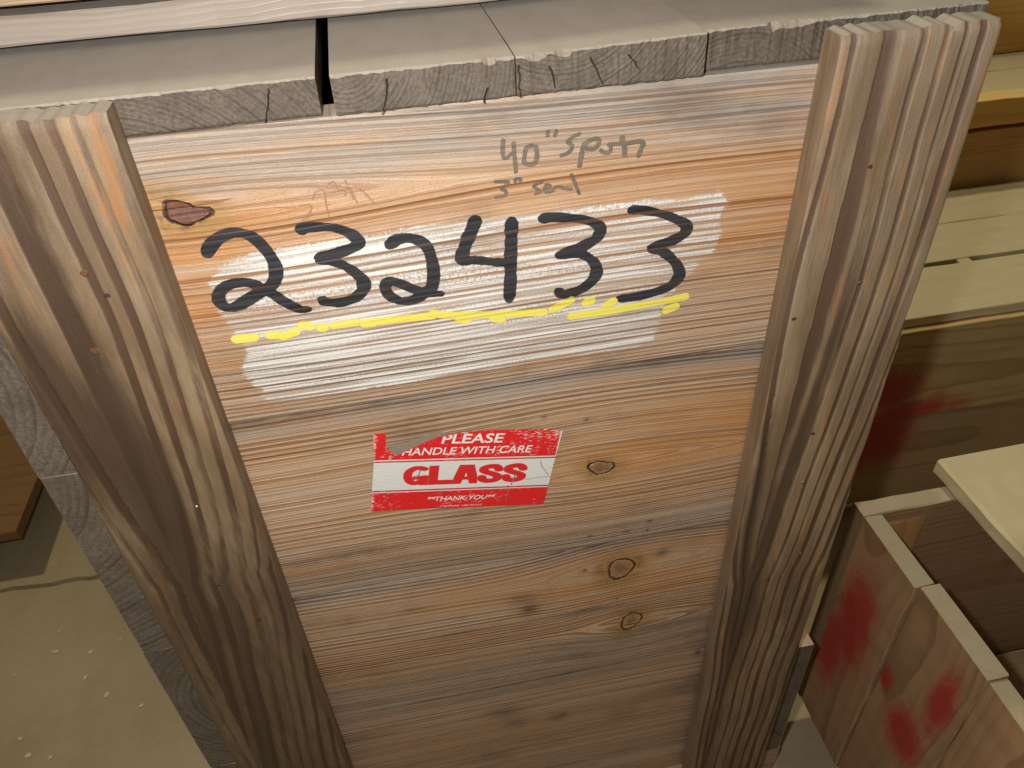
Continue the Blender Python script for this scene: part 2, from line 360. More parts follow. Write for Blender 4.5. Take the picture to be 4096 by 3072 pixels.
def hero_wood(name, cream, tan, late, k=1.0):
    """crate-front boards: grain coordinate and masks for wear, glare and seam shade come with the mesh"""
    T = Tree(name)
    g = T.attr('g'); u = T.attr('u'); gy = T.attr('gy'); og = T.attr('og'); stn = T.attr('st'); kd = T.attr('kd')
    lat, gg = rings(T, g, u, 0.5)
    lat2, _ = rings(T, g * 2.3 + 31.0, u, 0.5)
    fib = T.noise(u * 7.0, g * 4.0, 1.0, 4.0, 0.65)
    fine = T.noise(u * 60.0, g * 16.0, 4.0, 3.0, 0.7)
    glint = T.noise(u * 800.0, g * 6.0, 44.0, 3.0, 0.75)
    band = T.noise(u * 2.0, g * 0.22, 12.0, 2.0)
    wide = T.noise(u * 2.0, g * 0.10, 92.0, 4.0, 0.65)
    tone = T.noise(u * 7.0, g * 0.045, 57.0, 5.0, 0.62)
    col = T.mix(T.smooth(wide, 0.36, 0.62), cream, tan)
    col = T.mix(T.smooth(fib, 0.42, 0.70) * 0.55, col, (cream[0] * 1.08, cream[1] * 1.08, cream[2] * 1.08))
    ons = T.noise(u * 4.0, g * 0.35, 21.0, 4.0, 0.6)
    omask = og * T.smooth(ons, 0.36, 0.58)
    col = T.mix(omask * 0.78, col, (0.56, 0.255, 0.075))
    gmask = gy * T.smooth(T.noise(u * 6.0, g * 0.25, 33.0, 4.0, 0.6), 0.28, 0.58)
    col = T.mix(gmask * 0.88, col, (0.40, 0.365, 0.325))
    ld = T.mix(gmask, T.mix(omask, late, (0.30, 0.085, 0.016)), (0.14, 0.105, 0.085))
    col = T.mix(lat * T.smooth(band, 0.30, 0.65, 0.25 + 0.3 * k, 1.0) * k, col, ld)
    col = T.mix(lat2 * T.smooth(T.noise(u * 3.0, g * 0.3, 72.0), 0.38, 0.62) * 0.48 * k, col, ld)
    col = T.mix(T.smooth(tone, 0.49, 0.70) * 0.58, col, (0.17, 0.115, 0.075))
    col = T.mix(T.smooth(glint, 0.50, 0.70) * 0.42, col, (tan[0] * 0.4, tan[1] * 0.35, tan[2] * 0.3))
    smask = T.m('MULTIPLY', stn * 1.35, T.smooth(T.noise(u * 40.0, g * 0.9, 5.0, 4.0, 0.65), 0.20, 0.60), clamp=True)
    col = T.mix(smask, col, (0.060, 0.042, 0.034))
    # knots: amber wood, darker heart, bark ring
    kn = T.noise(u * 260.0, g * 1.3, 2.0, 3.0)
    kin = T.smooth(kd + (kn - 0.5) * 0.25, 0.92, 1.02, 1.0, 0.0)
    kcol = T.mix(T.smooth(kd + (kn - 0.5) * 0.9, 0.2, 0.9), (0.25, 0.125, 0.055), (0.40, 0.235, 0.10))
    kcol = T.mix(T.attr('kr'), kcol, T.mix(kn, (0.10, 0.035, 0.022), (0.22, 0.09, 0.055)))
    halo = T.smooth(kd + (fib - 0.5) * 1.8, 1.0, 3.0, 0.85, 0.0)
    col = T.mix(halo, col, T.mix(fine, (0.27, 0.12, 0.035), (0.50, 0.30, 0.10)))
    smud = T.smooth(kd, 1.0, 2.2, 1.0, 0.0) * T.smooth(T.noise(u * 130.0, g * 0.8, 18.0, 4.0, 0.7), 0.50, 0.68)
    col = T.mix(smud * 0.75, col, (0.085, 0.048, 0.028))
    col = T.mix(kin, col, kcol)
    rim = T.smooth(kd + (kn - 0.5) * 0.30, 0.84, 0.96) * T.smooth(kd + (kn - 0.5) * 0.30, 1.0, 1.12, 1.0, 0.0) * T.smooth(T.noise(u * 90.0, g * 0.5, 8.0), 0.26, 0.42)
    col = T.mix(rim * 0.95, col, (0.025, 0.016, 0.011))
    h = lat * 0.9 + lat2 * 0.35 + fib * 0.35 + fine * 0.35 + glint * 0.4 - rim * 1.5
    nrm = T.bump(h, 0.85, 0.0010)
    return T.done(col, T.m('SUBTRACT', 0.33 + fine * 0.14, gmask * 0.06), nrm, 0.7)

def film_mat(name, c1, c2, cover, edge, rough, spec=0.5, streak=0.5, canvas=0.0):
    T = Tree(name)
    d = T.attr('d') * 1000.0; u = T.attr('u'); g = T.attr('g')
    lat, gg = rings(T, g, u, 0.5)
    rag = T.noise(u * 700.0, g * 2.2, 3.0, 3.0, 0.7)
    st = T.noise(u * 7.0, g * 1.6, 5.0, 4.0, 0.65)
    big = T.noise(u * 9.0, g * 0.10, 25.0, 3.0, 0.6)
    soft = (T.noise(u * 26.0, g * 0.9, 13.0, 4.0, 0.65) - 0.5) * edge
    a = T.smooth(d + (rag - 0.5) * edge * 0.6 + soft, -0.25 - edge * 0.05, 0.25 + edge * 0.02, 1.0, 0.0)
    cv = st + (rag - 0.5) * 0.30 - (lat - 0.25) * 0.34 + (big - 0.5) * 0.35
    thin = T.smooth(cv, cover - 0.14, cover + 0.14, 1.0 - streak, 1.0)
    if canvas:
        ck = T.noise(u * 620.0, g * 2.6, 11.0, 2.0, 0.6)
        zone = T.smooth(T.noise(u * 8.0, g * 0.22, 15.0), 0.52, 0.62)
        thin = thin * T.m('SUBTRACT', 1.0, zone * T.smooth(ck, 0.45, 0.65) * canvas)
    col = T.mix(T.smooth(st, 0.3, 0.7), c1, c2)
    nrm = T.bump(lat * 0.7 + rag * 0.35, 0.5, 0.0005)
    return T.done(col, rough, nrm, spec, T.m('MULTIPLY', a, thin))

M_HERO = hero_wood('rough_sawn_pine_front', (0.60, 0.455, 0.325), (0.53, 0.305, 0.155), (0.27, 0.100, 0.030), 1.0)
M_HERO2 = hero_wood('rough_sawn_pine_front_lower', (0.58, 0.435, 0.305), (0.51, 0.315, 0.175), (0.25, 0.105, 0.036), 0.85)
M_INK = film_mat('black_marker_ink', (0.012, 0.012, 0.016), (0.05, 0.05, 0.058), 0.36, 1.3, 0.36, 0.65, 0.55)
M_NOTE = film_mat('faded_marker_ink', (0.13, 0.105, 0.08), (0.20, 0.16, 0.12), 0.36, 1.2, 0.6, 0.3, 0.65)
M_STAPLE = film_mat('dull_staple_grey', (0.20, 0.19, 0.17), (0.28, 0.26, 0.24), 0.3, 0.3, 0.5, 0.5, 0.4)
M_PENCIL = film_mat('pencil_line', (0.30, 0.20, 0.13), (0.38, 0.25, 0.16), 0.52, 1.0, 0.6, 0.3, 0.85)
M_YELLOW = film_mat('yellow_paint_marker', (0.80, 0.68, 0.05), (0.74, 0.68, 0.20), 0.36, 1.6, 0.45, 0.4, 0.55)
M_WHITE = film_mat('worn_white_paint', (0.60, 0.57, 0.52), (0.76, 0.74, 0.70), 0.525, 13.0, 0.6, 0.3, 0.92, 0.65)

def post_mat():
    T = Tree('ridged_weathered_pine_post')
    g = T.attr('g'); u = T.attr('u'); lat = T.attr('lat'); stn = T.attr('st'); og = T.attr('og'); gy = T.attr('gy')
    fl_, gg = rings(T, g, u, 0.4)
    fib = T.noise(u * 16.0, g * 5.0, 1.0, 4.0, 0.7)
    speck = T.noise(u * 700.0, g * 6.0, 4.0, 3.0, 0.75)
    blot = T.noise(u * 13.0, g * 0.22, 14.0, 5.0, 0.65)
    col = T.mix(T.smooth(T.noise(u * 9.0, g * 0.12, 81.0, 4.0, 0.6), 0.35, 0.65), (0.33, 0.235, 0.135), (0.215, 0.138, 0.070))
    col = T.mix(T.smooth(blot, 0.36, 0.58) * gy * 0.8, col, (0.29, 0.235, 0.175))
    col = T.mix(T.smooth(T.noise(u * 16.0, g * 0.30, 41.0, 5.0, 0.7), 0.52, 0.62) * og * 0.75, col, (0.40, 0.185, 0.068))
    dirt = T.noise(u * 5.0, g * 0.10, 61.0, 5.0, 0.65)
    col = T.mix(T.smooth(dirt, 0.44, 0.60) * 0.65, col, (0.15, 0.095, 0.053))
    col = T.mix(fl_ * 0.16, col, (0.20, 0.12, 0.07))
    col = T.mix(T.smooth(fib, 0.45, 0.8) * 0.35, col, (0.42, 0.33, 0.24))
    col = T.mix(T.smooth(speck, 0.45, 0.75) * 0.45, col, (0.14, 0.09, 0.055))
    edge = T.noise(u * 40.0, g * 0.8, 66.0, 4.0, 0.7)
    col = T.mix(T.smooth(lat + (edge - 0.5) * 0.5, 0.08, 0.58) * 0.92, col, T.mix(gy, (0.070, 0.036, 0.018), (0.115, 0.066, 0.044)))
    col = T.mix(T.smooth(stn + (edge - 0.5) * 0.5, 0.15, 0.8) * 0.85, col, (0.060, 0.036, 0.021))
    up = T.smooth(T.normal_z(), 0.55, 0.95)
    col = T.mix(up * 0.92, col, T.mix(edge, (0.25, 0.225, 0.19), (0.38, 0.35, 0.31)))
    nrm = T.bump(fl_ * 0.15 + fib * 0.45 + speck * 0.8, 0.7, 0.0008)
    return T.done(col, 0.44 + fib * 0.2, nrm, 0.5)
M_POST = post_mat()

def simple(name, c, rough=0.6, metal=0.0, var=0.3, sc=300.0, bump=0.3):
    T = Tree(name)
    x, y, z = T.objxyz()
    k = T.noise(x * sc, y * sc, z * sc, 4.0, 0.65)
    col = T.mix(T.smooth(k, 0.3, 0.7) * var, c, (c[0] * 0.4, c[1] * 0.36, c[2] * 0.33))
    return T.done(col, rough, T.bump(k, bump, 0.0004), 0.5, None, metal)
M_STEEL = simple('nail_steel', (0.50, 0.49, 0.48), 0.35, 1.0, 0.5, 900)
M_RUST = simple('nail_rust', (0.17, 0.07, 0.033), 0.8, 0.0, 0.6, 900)
M_HOLE = simple('nail_hole', (0.055, 0.032, 0.02), 0.9, 0.0, 0.4, 900)
M_CRACK = simple('drying_crack', (0.022, 0.016, 0.012), 0.95, 0.0, 0.3, 900)
M_RESID_SHADE = simple('residue_curl_shadow', (0.30, 0.245, 0.19), 0.75, 0.0, 0.35, 500)
M_STRAW = simple('dry_splinter', (0.72, 0.55, 0.22), 0.5, 0.0, 0.3, 400)
M_FLECK = simple('white_fleck', (0.50, 0.45, 0.35), 0.7, 0.0, 0.2, 500)

def concrete():
    T = Tree('warehouse_concrete')
    x, y, z = T.objxyz()
    a = T.noise(x * 5, y * 5, 0.0, 5.0, 0.6); b = T.noise(x * 90, y * 90, 3.0, 4.0, 0.7); c = T.noise(x * 22, y * 7, 9.0, 4.0, 0.6)
    col = T.mix(T.smooth(a, 0.3, 0.7), (0.285, 0.228, 0.142), (0.35, 0.285, 0.182))
    col = T.mix(T.smooth(c, 0.5, 0.8) * 0.35, col, (0.20, 0.175, 0.11))
    col = T.mix(T.smooth(b, 0.45, 0.8) * 0.25, col, (0.22, 0.19, 0.13))
    col = T.mix(T.smooth(T.noise(x * 14, y * 30, 5.0, 5.0, 0.7), 0.50, 0.72) * 0.4, col, (0.34, 0.30, 0.21))
    return T.done(col, 0.75, T.bump(b + c * 0.5, 0.7, 0.0015), 0.3)
M_CONC = concrete()

# ------------------------------------------------------------------ floor (with a saw-cut joint)
def build_floor():
    xs = [-40.0, -3.0] + [x * 0.02 - 1.2 for x in range(0, 121)] + [3.0, 40.0]
    rng = random.Random(4)
    rows = [[], [], [], [], [], []]
    wob = 0.0
    for x in xs:
        wob = wob * 0.8 + rng.uniform(-0.0022, 0.0022)
        yc = 0.512 - 0.035 * (x + 0.5) + wob if abs(x) < 2.9 else 0.51
        hw = 0.0045 + rng.uniform(-0.0013, 0.0016)
        for k, (y, z) in enumerate([(-40.0, 0), (yc - hw, 0), (yc - hw * 0.7, -0.008), (yc + hw * 0.7, -0.008), (yc + hw, 0), (60.0, 0)]):
            rows[k].append((x, y, z))
    n = len(xs); vs_ = [v for r in rows for v in r]; fs_ = []
    for k in range(5):
        for i in range(n - 1):
            fs_.append((k * n + i, k * n + i + 1, (k + 1) * n + i + 1, (k + 1) * n + i))
    o = mesh_obj('floor', vs_, fs_, M_CONC)
    o['kind'] = 'structure'
    return o
floor = build_floor()
for (fx, fy, r) in FLECKS:
    rng = random.Random(int(fx * 9999))
    n = 9
    ring = [(fx + math.cos(k / n * 6.283) * r * rng.uniform(0.5, 1.25), fy + math.sin(k / n * 6.283) * r * 0.8 * rng.uniform(0.5, 1.25), 0.001) for k in range(n)]
    vs_ = ring + [(fx, fy, 0.0012)]
    mesh_obj('fleck', vs_, [(k, (k + 1) % n, n) for k in range(n)], M_FLECK, floor)

# ------------------------------------------------------------------ the crate
ZT = 0.86            # top of the front boards
PW = 0.3522          # clear width between the posts
PH = 0.1827          # width of a front board
crate = thing('wooden_crate', 'tall weathered pine crate with the number 232433 in black marker', 'crate')

KNOTS = {0: [(0.0165, 0.8195, 0.0108, 0.0072, 1.0)], 1: [(0.2420, 0.5826, 0.0095, 0.0068, 0.3)],
         2: [(0.2634, 0.4568, 0.0125, 0.0115, 0.15), (0.2765, 0.3776, 0.0095, 0.0115, 0.0)], 3: [], 4: []}
FREQ = {0: [(0.68, 330), (0.735, 330), (0.76, 220), (0.80, 190), (0.815, 260), (0.862, 330)],
        1: [(0.49, 520), (0.53, 420), (0.56, 210), (0.61, 150), (0.655, 240), (0.68, 330)],
        2: [(0.31, 480), (0.37, 460), (0.385, 300), (0.45, 170), (0.50, 260)],
        3: [(0.12, 300), (0.18, 420), (0.25, 300), (0.32, 380)],
        4: [(-0.1, 300), (0.2, 300)]}
def gfield(i, X, Z):
    f = FREQ[i]
    zz = np.linspace(ZT - PH * (i + 1) - 0.02, ZT - PH * i + 0.02, 400)
    fr = np.interp(zz, [a for a, b in f], [b for a, b in f])
    cum = np.concatenate([[0], np.cumsum((fr[1:] + fr[:-1]) / 2 * np.diff(zz))]) + 100 * i
    r = np.random.RandomState(30 + i)
    W = np.zeros_like(X)
    for k in range(5):
        kx, kz, ph, am = r.uniform(3, 16), r.uniform(-14, 14), r.uniform(0, 6.28), r.uniform(0.0004, 0.0011)
        W += am * np.sin(kx * X + kz * Z + ph)
    zc = ZT - PH * (i + 0.5)
    W += -0.010 * (X - 0.18) * (1 if i == 0 else 1.8)
    for (kx, kz, rx, rz, _) in KNOTS[i]:
        dx, dz = X - kx, Z - kz
        big = {0: 1.9, 1: 2.6}.get(i, 1.5)
        L = rx * 4.2 * big
        sk = np.where(dx > 0, L * 1.5, L * 0.9)
        W += np.tanh(dz / (rz * 0.8)) * rz * {0: 1.9, 1: 2.3}.get(i, 1.6) * np.exp(-np.abs(dz) / (rz * 3.6 * big)) * np.exp(-(dx / sk) ** 2)
    return np.interp(Z - W, zz, cum)

def gauss(X, Z, cx, cz, sx, sz, tilt=0.0):
    dx = X - cx; dz = Z - cz - tilt * dx
    return np.exp(-(dx / sx) ** 2 - (dz / sz) ** 2)

def front_plank(i, x0, x1, z0, z1, y, mat):
    st = 0.0016
    nx = int((x1 - x0) / st) + 1; nz = max(8, int((z1 - z0) / st) + 1)
    xs = np.linspace(x0, x1, nx); zs = np.linspace(z0, z1, nz)
    X, Z = np.meshgrid(xs, zs, indexing='ij')
    G = gfield(i, X, Z)
    kd = np.full(X.shape, 9.0); kr = np.zeros(X.shape)
    for (kx, kz, rx, rz, red) in KNOTS[i]:
        a = np.arctan2((Z - kz) / rz, (X - kx) / rx)
        q = np.hypot((X - kx) / rx, (Z - kz) / rz) / (1 + 0.12 * np.sin(2 * a + kx * 90) + 0.08 * np.sin(3 * a + 1))
        if i == 0: q = q / (1 - 0.50 * np.exp(-((a - 0.75) / 0.55) ** 2) + 0.30 * np.exp(-((a - 2.2) / 0.30) ** 2))
        kr = np.where(q < kd, red, kr); kd = np.minimum(kd, q)
    gy = np.zeros(X.shape); og = np.zeros(X.shape); sn = np.zeros(X.shape)
    if i == 0:
        gy += 1.0 * np.clip((Z - 0.812) / 0.025, 0, 1) * (0.75 + 0.25 * np.clip((X - 0.05) / 0.2, 0, 1)) + 0.35 * np.clip((0.70 - Z) / 0.02, 0, 1)  # weathered grey zone; the silvery flash glare is painted in with it
        og += np.clip(1 - np.abs(Z - 0.772) / 0.055, 0, 1) * (0.45 + 0.55 * np.clip((X - 0.18) / 0.12, 0, 1)) + 0.9 * gauss(X, Z, 0.005, 0.775, 0.05, 0.035) + 0.6 * gauss(X, Z, 0.06, 0.815, 0.06, 0.008, 0.08)
    if i == 1:
        gy += 0.9 * np.clip((Z - 0.655) / 0.015, 0, 1) + 0.55 * np.clip((0.53 - Z) / 0.02, 0, 1)
        og += 0.9 * gauss(X, Z, 0.345, 0.622, 0.07, 0.018, 0.06) + 0.6 * gauss(X, Z, 0.28, 0.59, 0.12, 0.025) + 0.35
        for c in ((0.20, 0.641), (0.23, 0.632), (0.265, 0.505), (0.283, 0.503), (0.284, 0.513), (0.235, 0.508)): sn += 0.7 * gauss(X, Z, c[0], c[1], 0.0022, 0.0016)
    if i == 2:
        og += 0.3
        gy += 0.6 * np.clip((Z - 0.475) / 0.015, 0, 1) + 0.45 * np.clip((0.37 - Z) / 0.02, 0, 1)
        og += 0.9 * gauss(X, Z, 0.27, 0.44, 0.10, 0.04) + 0.9 * gauss(X, Z, 0.11, 0.4085, 0.06, 0.0035, -0.02) + 0.7 * gauss(X, Z, 0.10, 0.449, 0.03, 0.002, -0.02)
        sn += 0.6 * gauss(X, Z, 0.183, 0.424, 0.009, 0.009) + 0.4 * gauss(X, Z, 0.178, 0.441, 0.014, 0.007) + 0.55 * gauss(X, Z, 0.298, 0.468, 0.008, 0.006) + 0.8 * gauss(X, Z, 0.232, 0.463, 0.002, 0.002) + 0.9 * gauss(X, Z, 0.249, 0.457, 0.007, 0.007) + 0.45 * gauss(X, Z, 0.262, 0.443, 0.016, 0.003) + 0.5 * gauss(X, Z, 0.225, 0.4085, 0.035, 0.0025) + 0.6 * gauss(X, Z, 0.279, 0.462, 0.004, 0.007) + 0.5 * gauss(X, Z, 0.12, 0.409, 0.03, 0.0022, -0.02) + 0.35 * gauss(X, Z, 0.31, 0.36, 0.05, 0.006) + 0.5 * gauss(X, Z, 0.085, 0.453, 0.018, 0.0016, -0.02)
        sn += 0.5 * gauss(X, Z, 0.235, 0.405, 0.03, 0.0018, 0.02)
    if i == 3:
        gy += 0.5 * np.clip((Z - 0.285) / 0.02, 0, 1) + 0.2
        og += 0.35
        sn += 0.45 * gauss(X, Z, 0.155, 0.262, 0.02, 0.013) + 0.35 * gauss(X, Z, 0.165, 0.238, 0.012, 0.008) + 0.5 * gauss(X, Z, 0.208, 0.231, 0.010, 0.007) + 0.6 * gauss(X, Z, 0.214, 0.236, 0.004, 0.003) + 0.6 * gauss(X, Z, 0.349, 0.300, 0.003, 0.006) + 0.3 * gauss(X, Z, 0.02, 0.27, 0.04, 0.01)
    if i: gy = np.maximum(gy, 0.8 * np.exp(-(z1 - Z) / 0.006)); sn = np.maximum(sn, 0.75 * np.exp(-(z1 - Z) / 0.0035) * (0.6 + 0.4 * np.sin(X * 23 + i)))  # grey and dark bands paint the shade under each seam, with edge dirt
    # cup of the board: edges eased back
    e = np.minimum(Z - z0, z1 - Z)
    Y = y + 0.0007 * np.exp(-e / 0.0004) + 0.00006 * np.sin(X * 17 + i) * np.sin(Z * 40)
    n = nx * nz
    I = np.arange(n).reshape(nx, nz)
    Vv = np.stack([X, Y, Z], -1).reshape(-1, 3)
    F = np.stack([I[:-1, :-1], I[1:, :-1], I[1:, 1:], I[:-1, 1:]], -1).reshape(-1, 4)
    # body behind the face
    yb = 0.019
    loop = list(I[:, 0]) + list(I[-1, 1:]) + list(I[-2::-1, -1]) + list(I[0, -2:0:-1])
    bk = [(Vv[k][0], yb, Vv[k][2]) for k in loop]
    m = len(loop)
    ff = [tuple(f) for f in F] + [(loop[k], n + k, n + (k + 1) % m, loop[(k + 1) % m]) for k in range(m)] + [tuple(n + k for k in range(m))[::-1]]
    def full(A): return np.concatenate([A.ravel(), A.ravel()[loop]])
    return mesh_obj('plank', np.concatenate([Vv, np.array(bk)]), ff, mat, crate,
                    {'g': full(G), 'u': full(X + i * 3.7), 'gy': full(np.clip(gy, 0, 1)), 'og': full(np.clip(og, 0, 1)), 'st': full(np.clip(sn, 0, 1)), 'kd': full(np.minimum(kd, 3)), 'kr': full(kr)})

fronts = []
offs = [0.0, 0.0024, 0.0042, 0.0060, 0.0070]
for i in range(5):
    z1 = ZT - PH * i - (0.0007 if i else 0)
    z0 = max(ZT - PH * (i + 1) + 0.0007, 0.062)
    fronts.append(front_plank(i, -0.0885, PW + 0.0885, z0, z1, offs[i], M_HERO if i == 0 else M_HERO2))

# --- writing on the top board
def strokes_film(name, strokes, widths, mat, y, parent, wfun=None, step=0.0006):
    S = [catmull(s) for s in strokes]
    W = []
    for s, w in zip(S, widths):
        t = np.linspace(0, 1, len(s))
        W.append(w * (wfun(t, s) if wfun else np.ones_like(t)))
    allp = np.concatenate(S)
    mx = max(widths) * 1.4 + 0.0015
    box = (allp[:, 0].min() - mx, allp[:, 0].max() + mx, allp[:, 1].min() - mx, allp[:, 1].max() + mx)
    def sdf(X, Z):
        d = np.full(X.shape, 1e3)
        for s, w in zip(S, W): d = np.minimum(d, seg_dist(X, Z, s, w))
        return d
    return film(name, sdf, box, y, mat, parent, step, gfun=lambda X, Z: gfield(0, X, Z))

def digit_w(t, s):
    """a chisel tip: broad across, thinner along its edge"""
    d = np.gradient(s, axis=0); a = np.arctan2(d[:, 1], d[:, 0])
    return (0.72 + 0.34 * np.abs(np.sin(a + 0.35))) * (1 + 0.06 * np.sin(t * 17) + 0.05 * np.sin(t * 41 + 1)) * np.clip(0.85 + t * 6, 0, 1) * np.clip(0.75 + (1 - t) * 5, 0, 1)
white = film('white_paint_patch', lambda X, Z: poly_sdf(X, Z, WHITE), (min(p[0] for p in WHITE) - .004, max(p[0] for p in WHITE) + .004, min(p[1] for p in WHITE) - .004, max(p[1] for p in WHITE) + .004), -0.0002, M_WHITE, fronts[0], 0.0010, 0.003, gfun=lambda X, Z: gfield(0, X, Z))
for ch, st in DIGITS:
    strokes_film('marker_digit', st, [0.0036] * len(st), M_INK, -0.0005, fronts[0], digit_w)
for k, st in enumerate(YELLOW):
    L = math.hypot(st[0][0] - st[-1][0], st[0][1] - st[-1][1])
    strokes_film('yellow_dash', [st], [0.0026 if L > 0.012 else 0.0029], M_YELLOW, -0.0007 - 0.00002 * k, fronts[0], step=0.0005)
strokes_film('marker_note', NOTE[:11], [0.0011, 0.0011, 0.0012, 0.0012, 0.0012, 0.0011, 0.0014, 0.0012, 0.0011, 0.0015, 0.0013], M_NOTE, -0.0004, fronts[0], step=0.0004)
strokes_film('marker_note', NOTE[11:], [0.0009] * len(NOTE[11:]), M_NOTE, -0.0004, fronts[0], step=0.0004)
strokes_film('pencil_note', PENCIL, [0.00038] * len(PENCIL), M_PENCIL, -0.0003, fronts[0], step=0.0003)

# --- sticker on the second board
E1 = np.array([0.9832, -0.1825]); E2 = np.array([0.1825, 0.9832]); SO = np.array(STICKER_ORIGIN)
def st_ab(p): d = np.array(p) - SO; return float(d @ E1), float(d @ E2)
def st_xz(a, b): q = SO + E1 * a + E2 * b; return float(q[0]), float(q[1])
def sticker_mat():
    T = Tree('printed_label_paper')
    a = T.attr('sa') * 1000.0; b = T.attr('sb') * 1000.0
    sc = T.noise(a * 0.22 + b * 0.04, b * 0.95 - a * 0.18, 2.0, 4.0, 0.7)
    reg = T.noise(a * 0.045, b * 0.06, 9.0, 2.0)
    edge = T.smooth(a, 0.0, 4.0, 0.16, 0.0)
    wear = T.smooth(sc + (reg - 0.5) * 0.35 + edge + T.smooth(a, 85.0, 118.0, 0.0, 0.075) * T.smooth(b, 47.0, 55.0), 0.615, 0.66)
    red = T.m('ADD', T.smooth(b, 18.1, 18.4, 1.0, 0.0), T.smooth(b, 49.4, 49.7))
    dark = T.m('ADD', T.smooth(b, 19.0, 19.3) * T.smooth(b, 20.4, 20.7, 1.0, 0.0), T.smooth(b, 47.0, 47.3) * T.smooth(b, 48.3, 48.6, 1.0, 0.0))
    red = red * T.smooth(a, 128.6, 129.0, 1.0, 0.0)
    white_ = T.mix(T.smooth(T.noise(a * 0.1, b * 0.9, 5.0, 4.0), 0.4, 0.8) * 0.4, (0.74, 0.74, 0.71), (0.56, 0.54, 0.49))
    col = T.mix(red, white_, (0.72, 0.018, 0.020))
    col = T.mix(dark, col, (0.52, 0.02, 0.035))
    col = T.mix(wear * 0.85, col, (0.74, 0.66, 0.60))
    cr = T.noise(a * 0.35, b * 0.35, 17.0, 3.0)
    return T.done(col, 0.38, T.bump(sc * 0.4 + cr, 0.35, 0.0008), 0.45)
M_STICK = sticker_mat()
def ink_print(name, c):
    T = Tree(name)
    x, y, z = T.objxyz()
    sc = T.noise(x * 260.0 + z * 40, z * 900.0, 2.0, 4.0, 0.7)
    return T.done(c, 0.4, None, 0.45, T.smooth(sc, 0.63, 0.67, 1.0, 0.15))
M_PREDF = film_mat('label_red_print', (0.68, 0.018, 0.022), (0.72, 0.02, 0.025), 0.2, 0.15, 0.4, 0.45, 0.5); M_PWHT = ink_print('label_white_print', (0.82, 0.80, 0.77))

def flat_poly(name, pts, y, mat, parent, ab=False, thick=0.0002):
    bm = bmesh.new()
    vv = [bm.verts.new((p[0], y, p[1])) for p in pts]
    for t in tessellate_polygon([[Vector((p[0], p[1], 0)) for p in pts]]): bm.faces.new([vv[k] for k in t])
    bmesh.ops.recalc_face_normals(bm, faces=bm.faces[:])
    for f in bm.faces:
        f.normal_update()
        if f.normal.y > 0: f.normal_flip()
    r = bmesh.ops.subdivide_edges(bm, edges=bm.edges[:], cuts=2, use_grid_fill=True)
    me = bpy.data.meshes.new(name)
    bm.normal_update()
    bm.to_mesh(me); bm.free()
    if ab:
        A = [st_ab((v.co.x, v.co.z)) for v in me.vertices]
        for nm, k in (('sa', 0), ('sb', 1)):
            at = me.attributes.new(nm, 'FLOAT', 'POINT'); at.data.foreach_set('value', [q[k] for q in A])
    me.materials.append(mat)
    return link(bpy.data.objects.new(name, me), parent)
flat_poly('residue_curl_shadow', RESID_SHADE, offs[1] - 0.0004, M_RESID_SHADE, fronts[1])  # glue residue and the curled tear's shadow, painted as one flat tone
sticker = flat_poly('sticker', STICKER, offs[1] - 0.0007, M_STICK, crate, True)
sticker['label'] = 'torn red and white paper label reading GLASS'

def lettering(text, a0, a1, b0, b1, mat, bold, shear, clips=(), sp=1.0):
    cu = bpy.data.curves.new('lettering', 'FONT')
    cu.body = text; cu.size = 1.0; cu.offset = bold; cu.shear = shear; cu.space_character = sp; cu.resolution_u = 4
    tmp = bpy.data.objects.new('lettering_curve', cu); COL.objects.link(tmp)
    dg = bpy.context.evaluated_depsgraph_get()
    me = bpy.data.meshes.new_from_object(tmp.evaluated_get(dg))
    bpy.data.objects.remove(tmp); bpy.data.curves.remove(cu)
    co = np.array([v.co[:] for v in me.vertices])
    x0, x1, y0, y1 = co[:, 0].min(), co[:, 0].max(), co[:, 1].min(), co[:, 1].max()
    for v in me.vertices:
        a = a0 + (v.co.x - x0) / (x1 - x0) * (a1 - a0); b = b0 + (v.co.y - y0) / (y1 - y0) * (b1 - b0)
        x, z = st_xz(a, b); v.co = (x, offs[1] - 0.0010, z)
    if clips:
        bm = bmesh.new(); bm.from_mesh(me)
        for p, q in clips:
            d = Vector((q[0] - p[0], 0, q[1] - p[1])); nn = Vector((-d.z, 0, d.x))
            bmesh.ops.bisect_plane(bm, geom=bm.verts[:] + bm.edges[:] + bm.faces[:], plane_co=(p[0], 0.0, p[1]), plane_no=nn, clear_outer=True)
        bm.to_mesh(me); bm.free()
    me.materials.clear(); me.materials.append(mat)
    for p_ in me.polygons: p_.material_index = 0
    return link(bpy.data.objects.new('lettering', me), sticker)
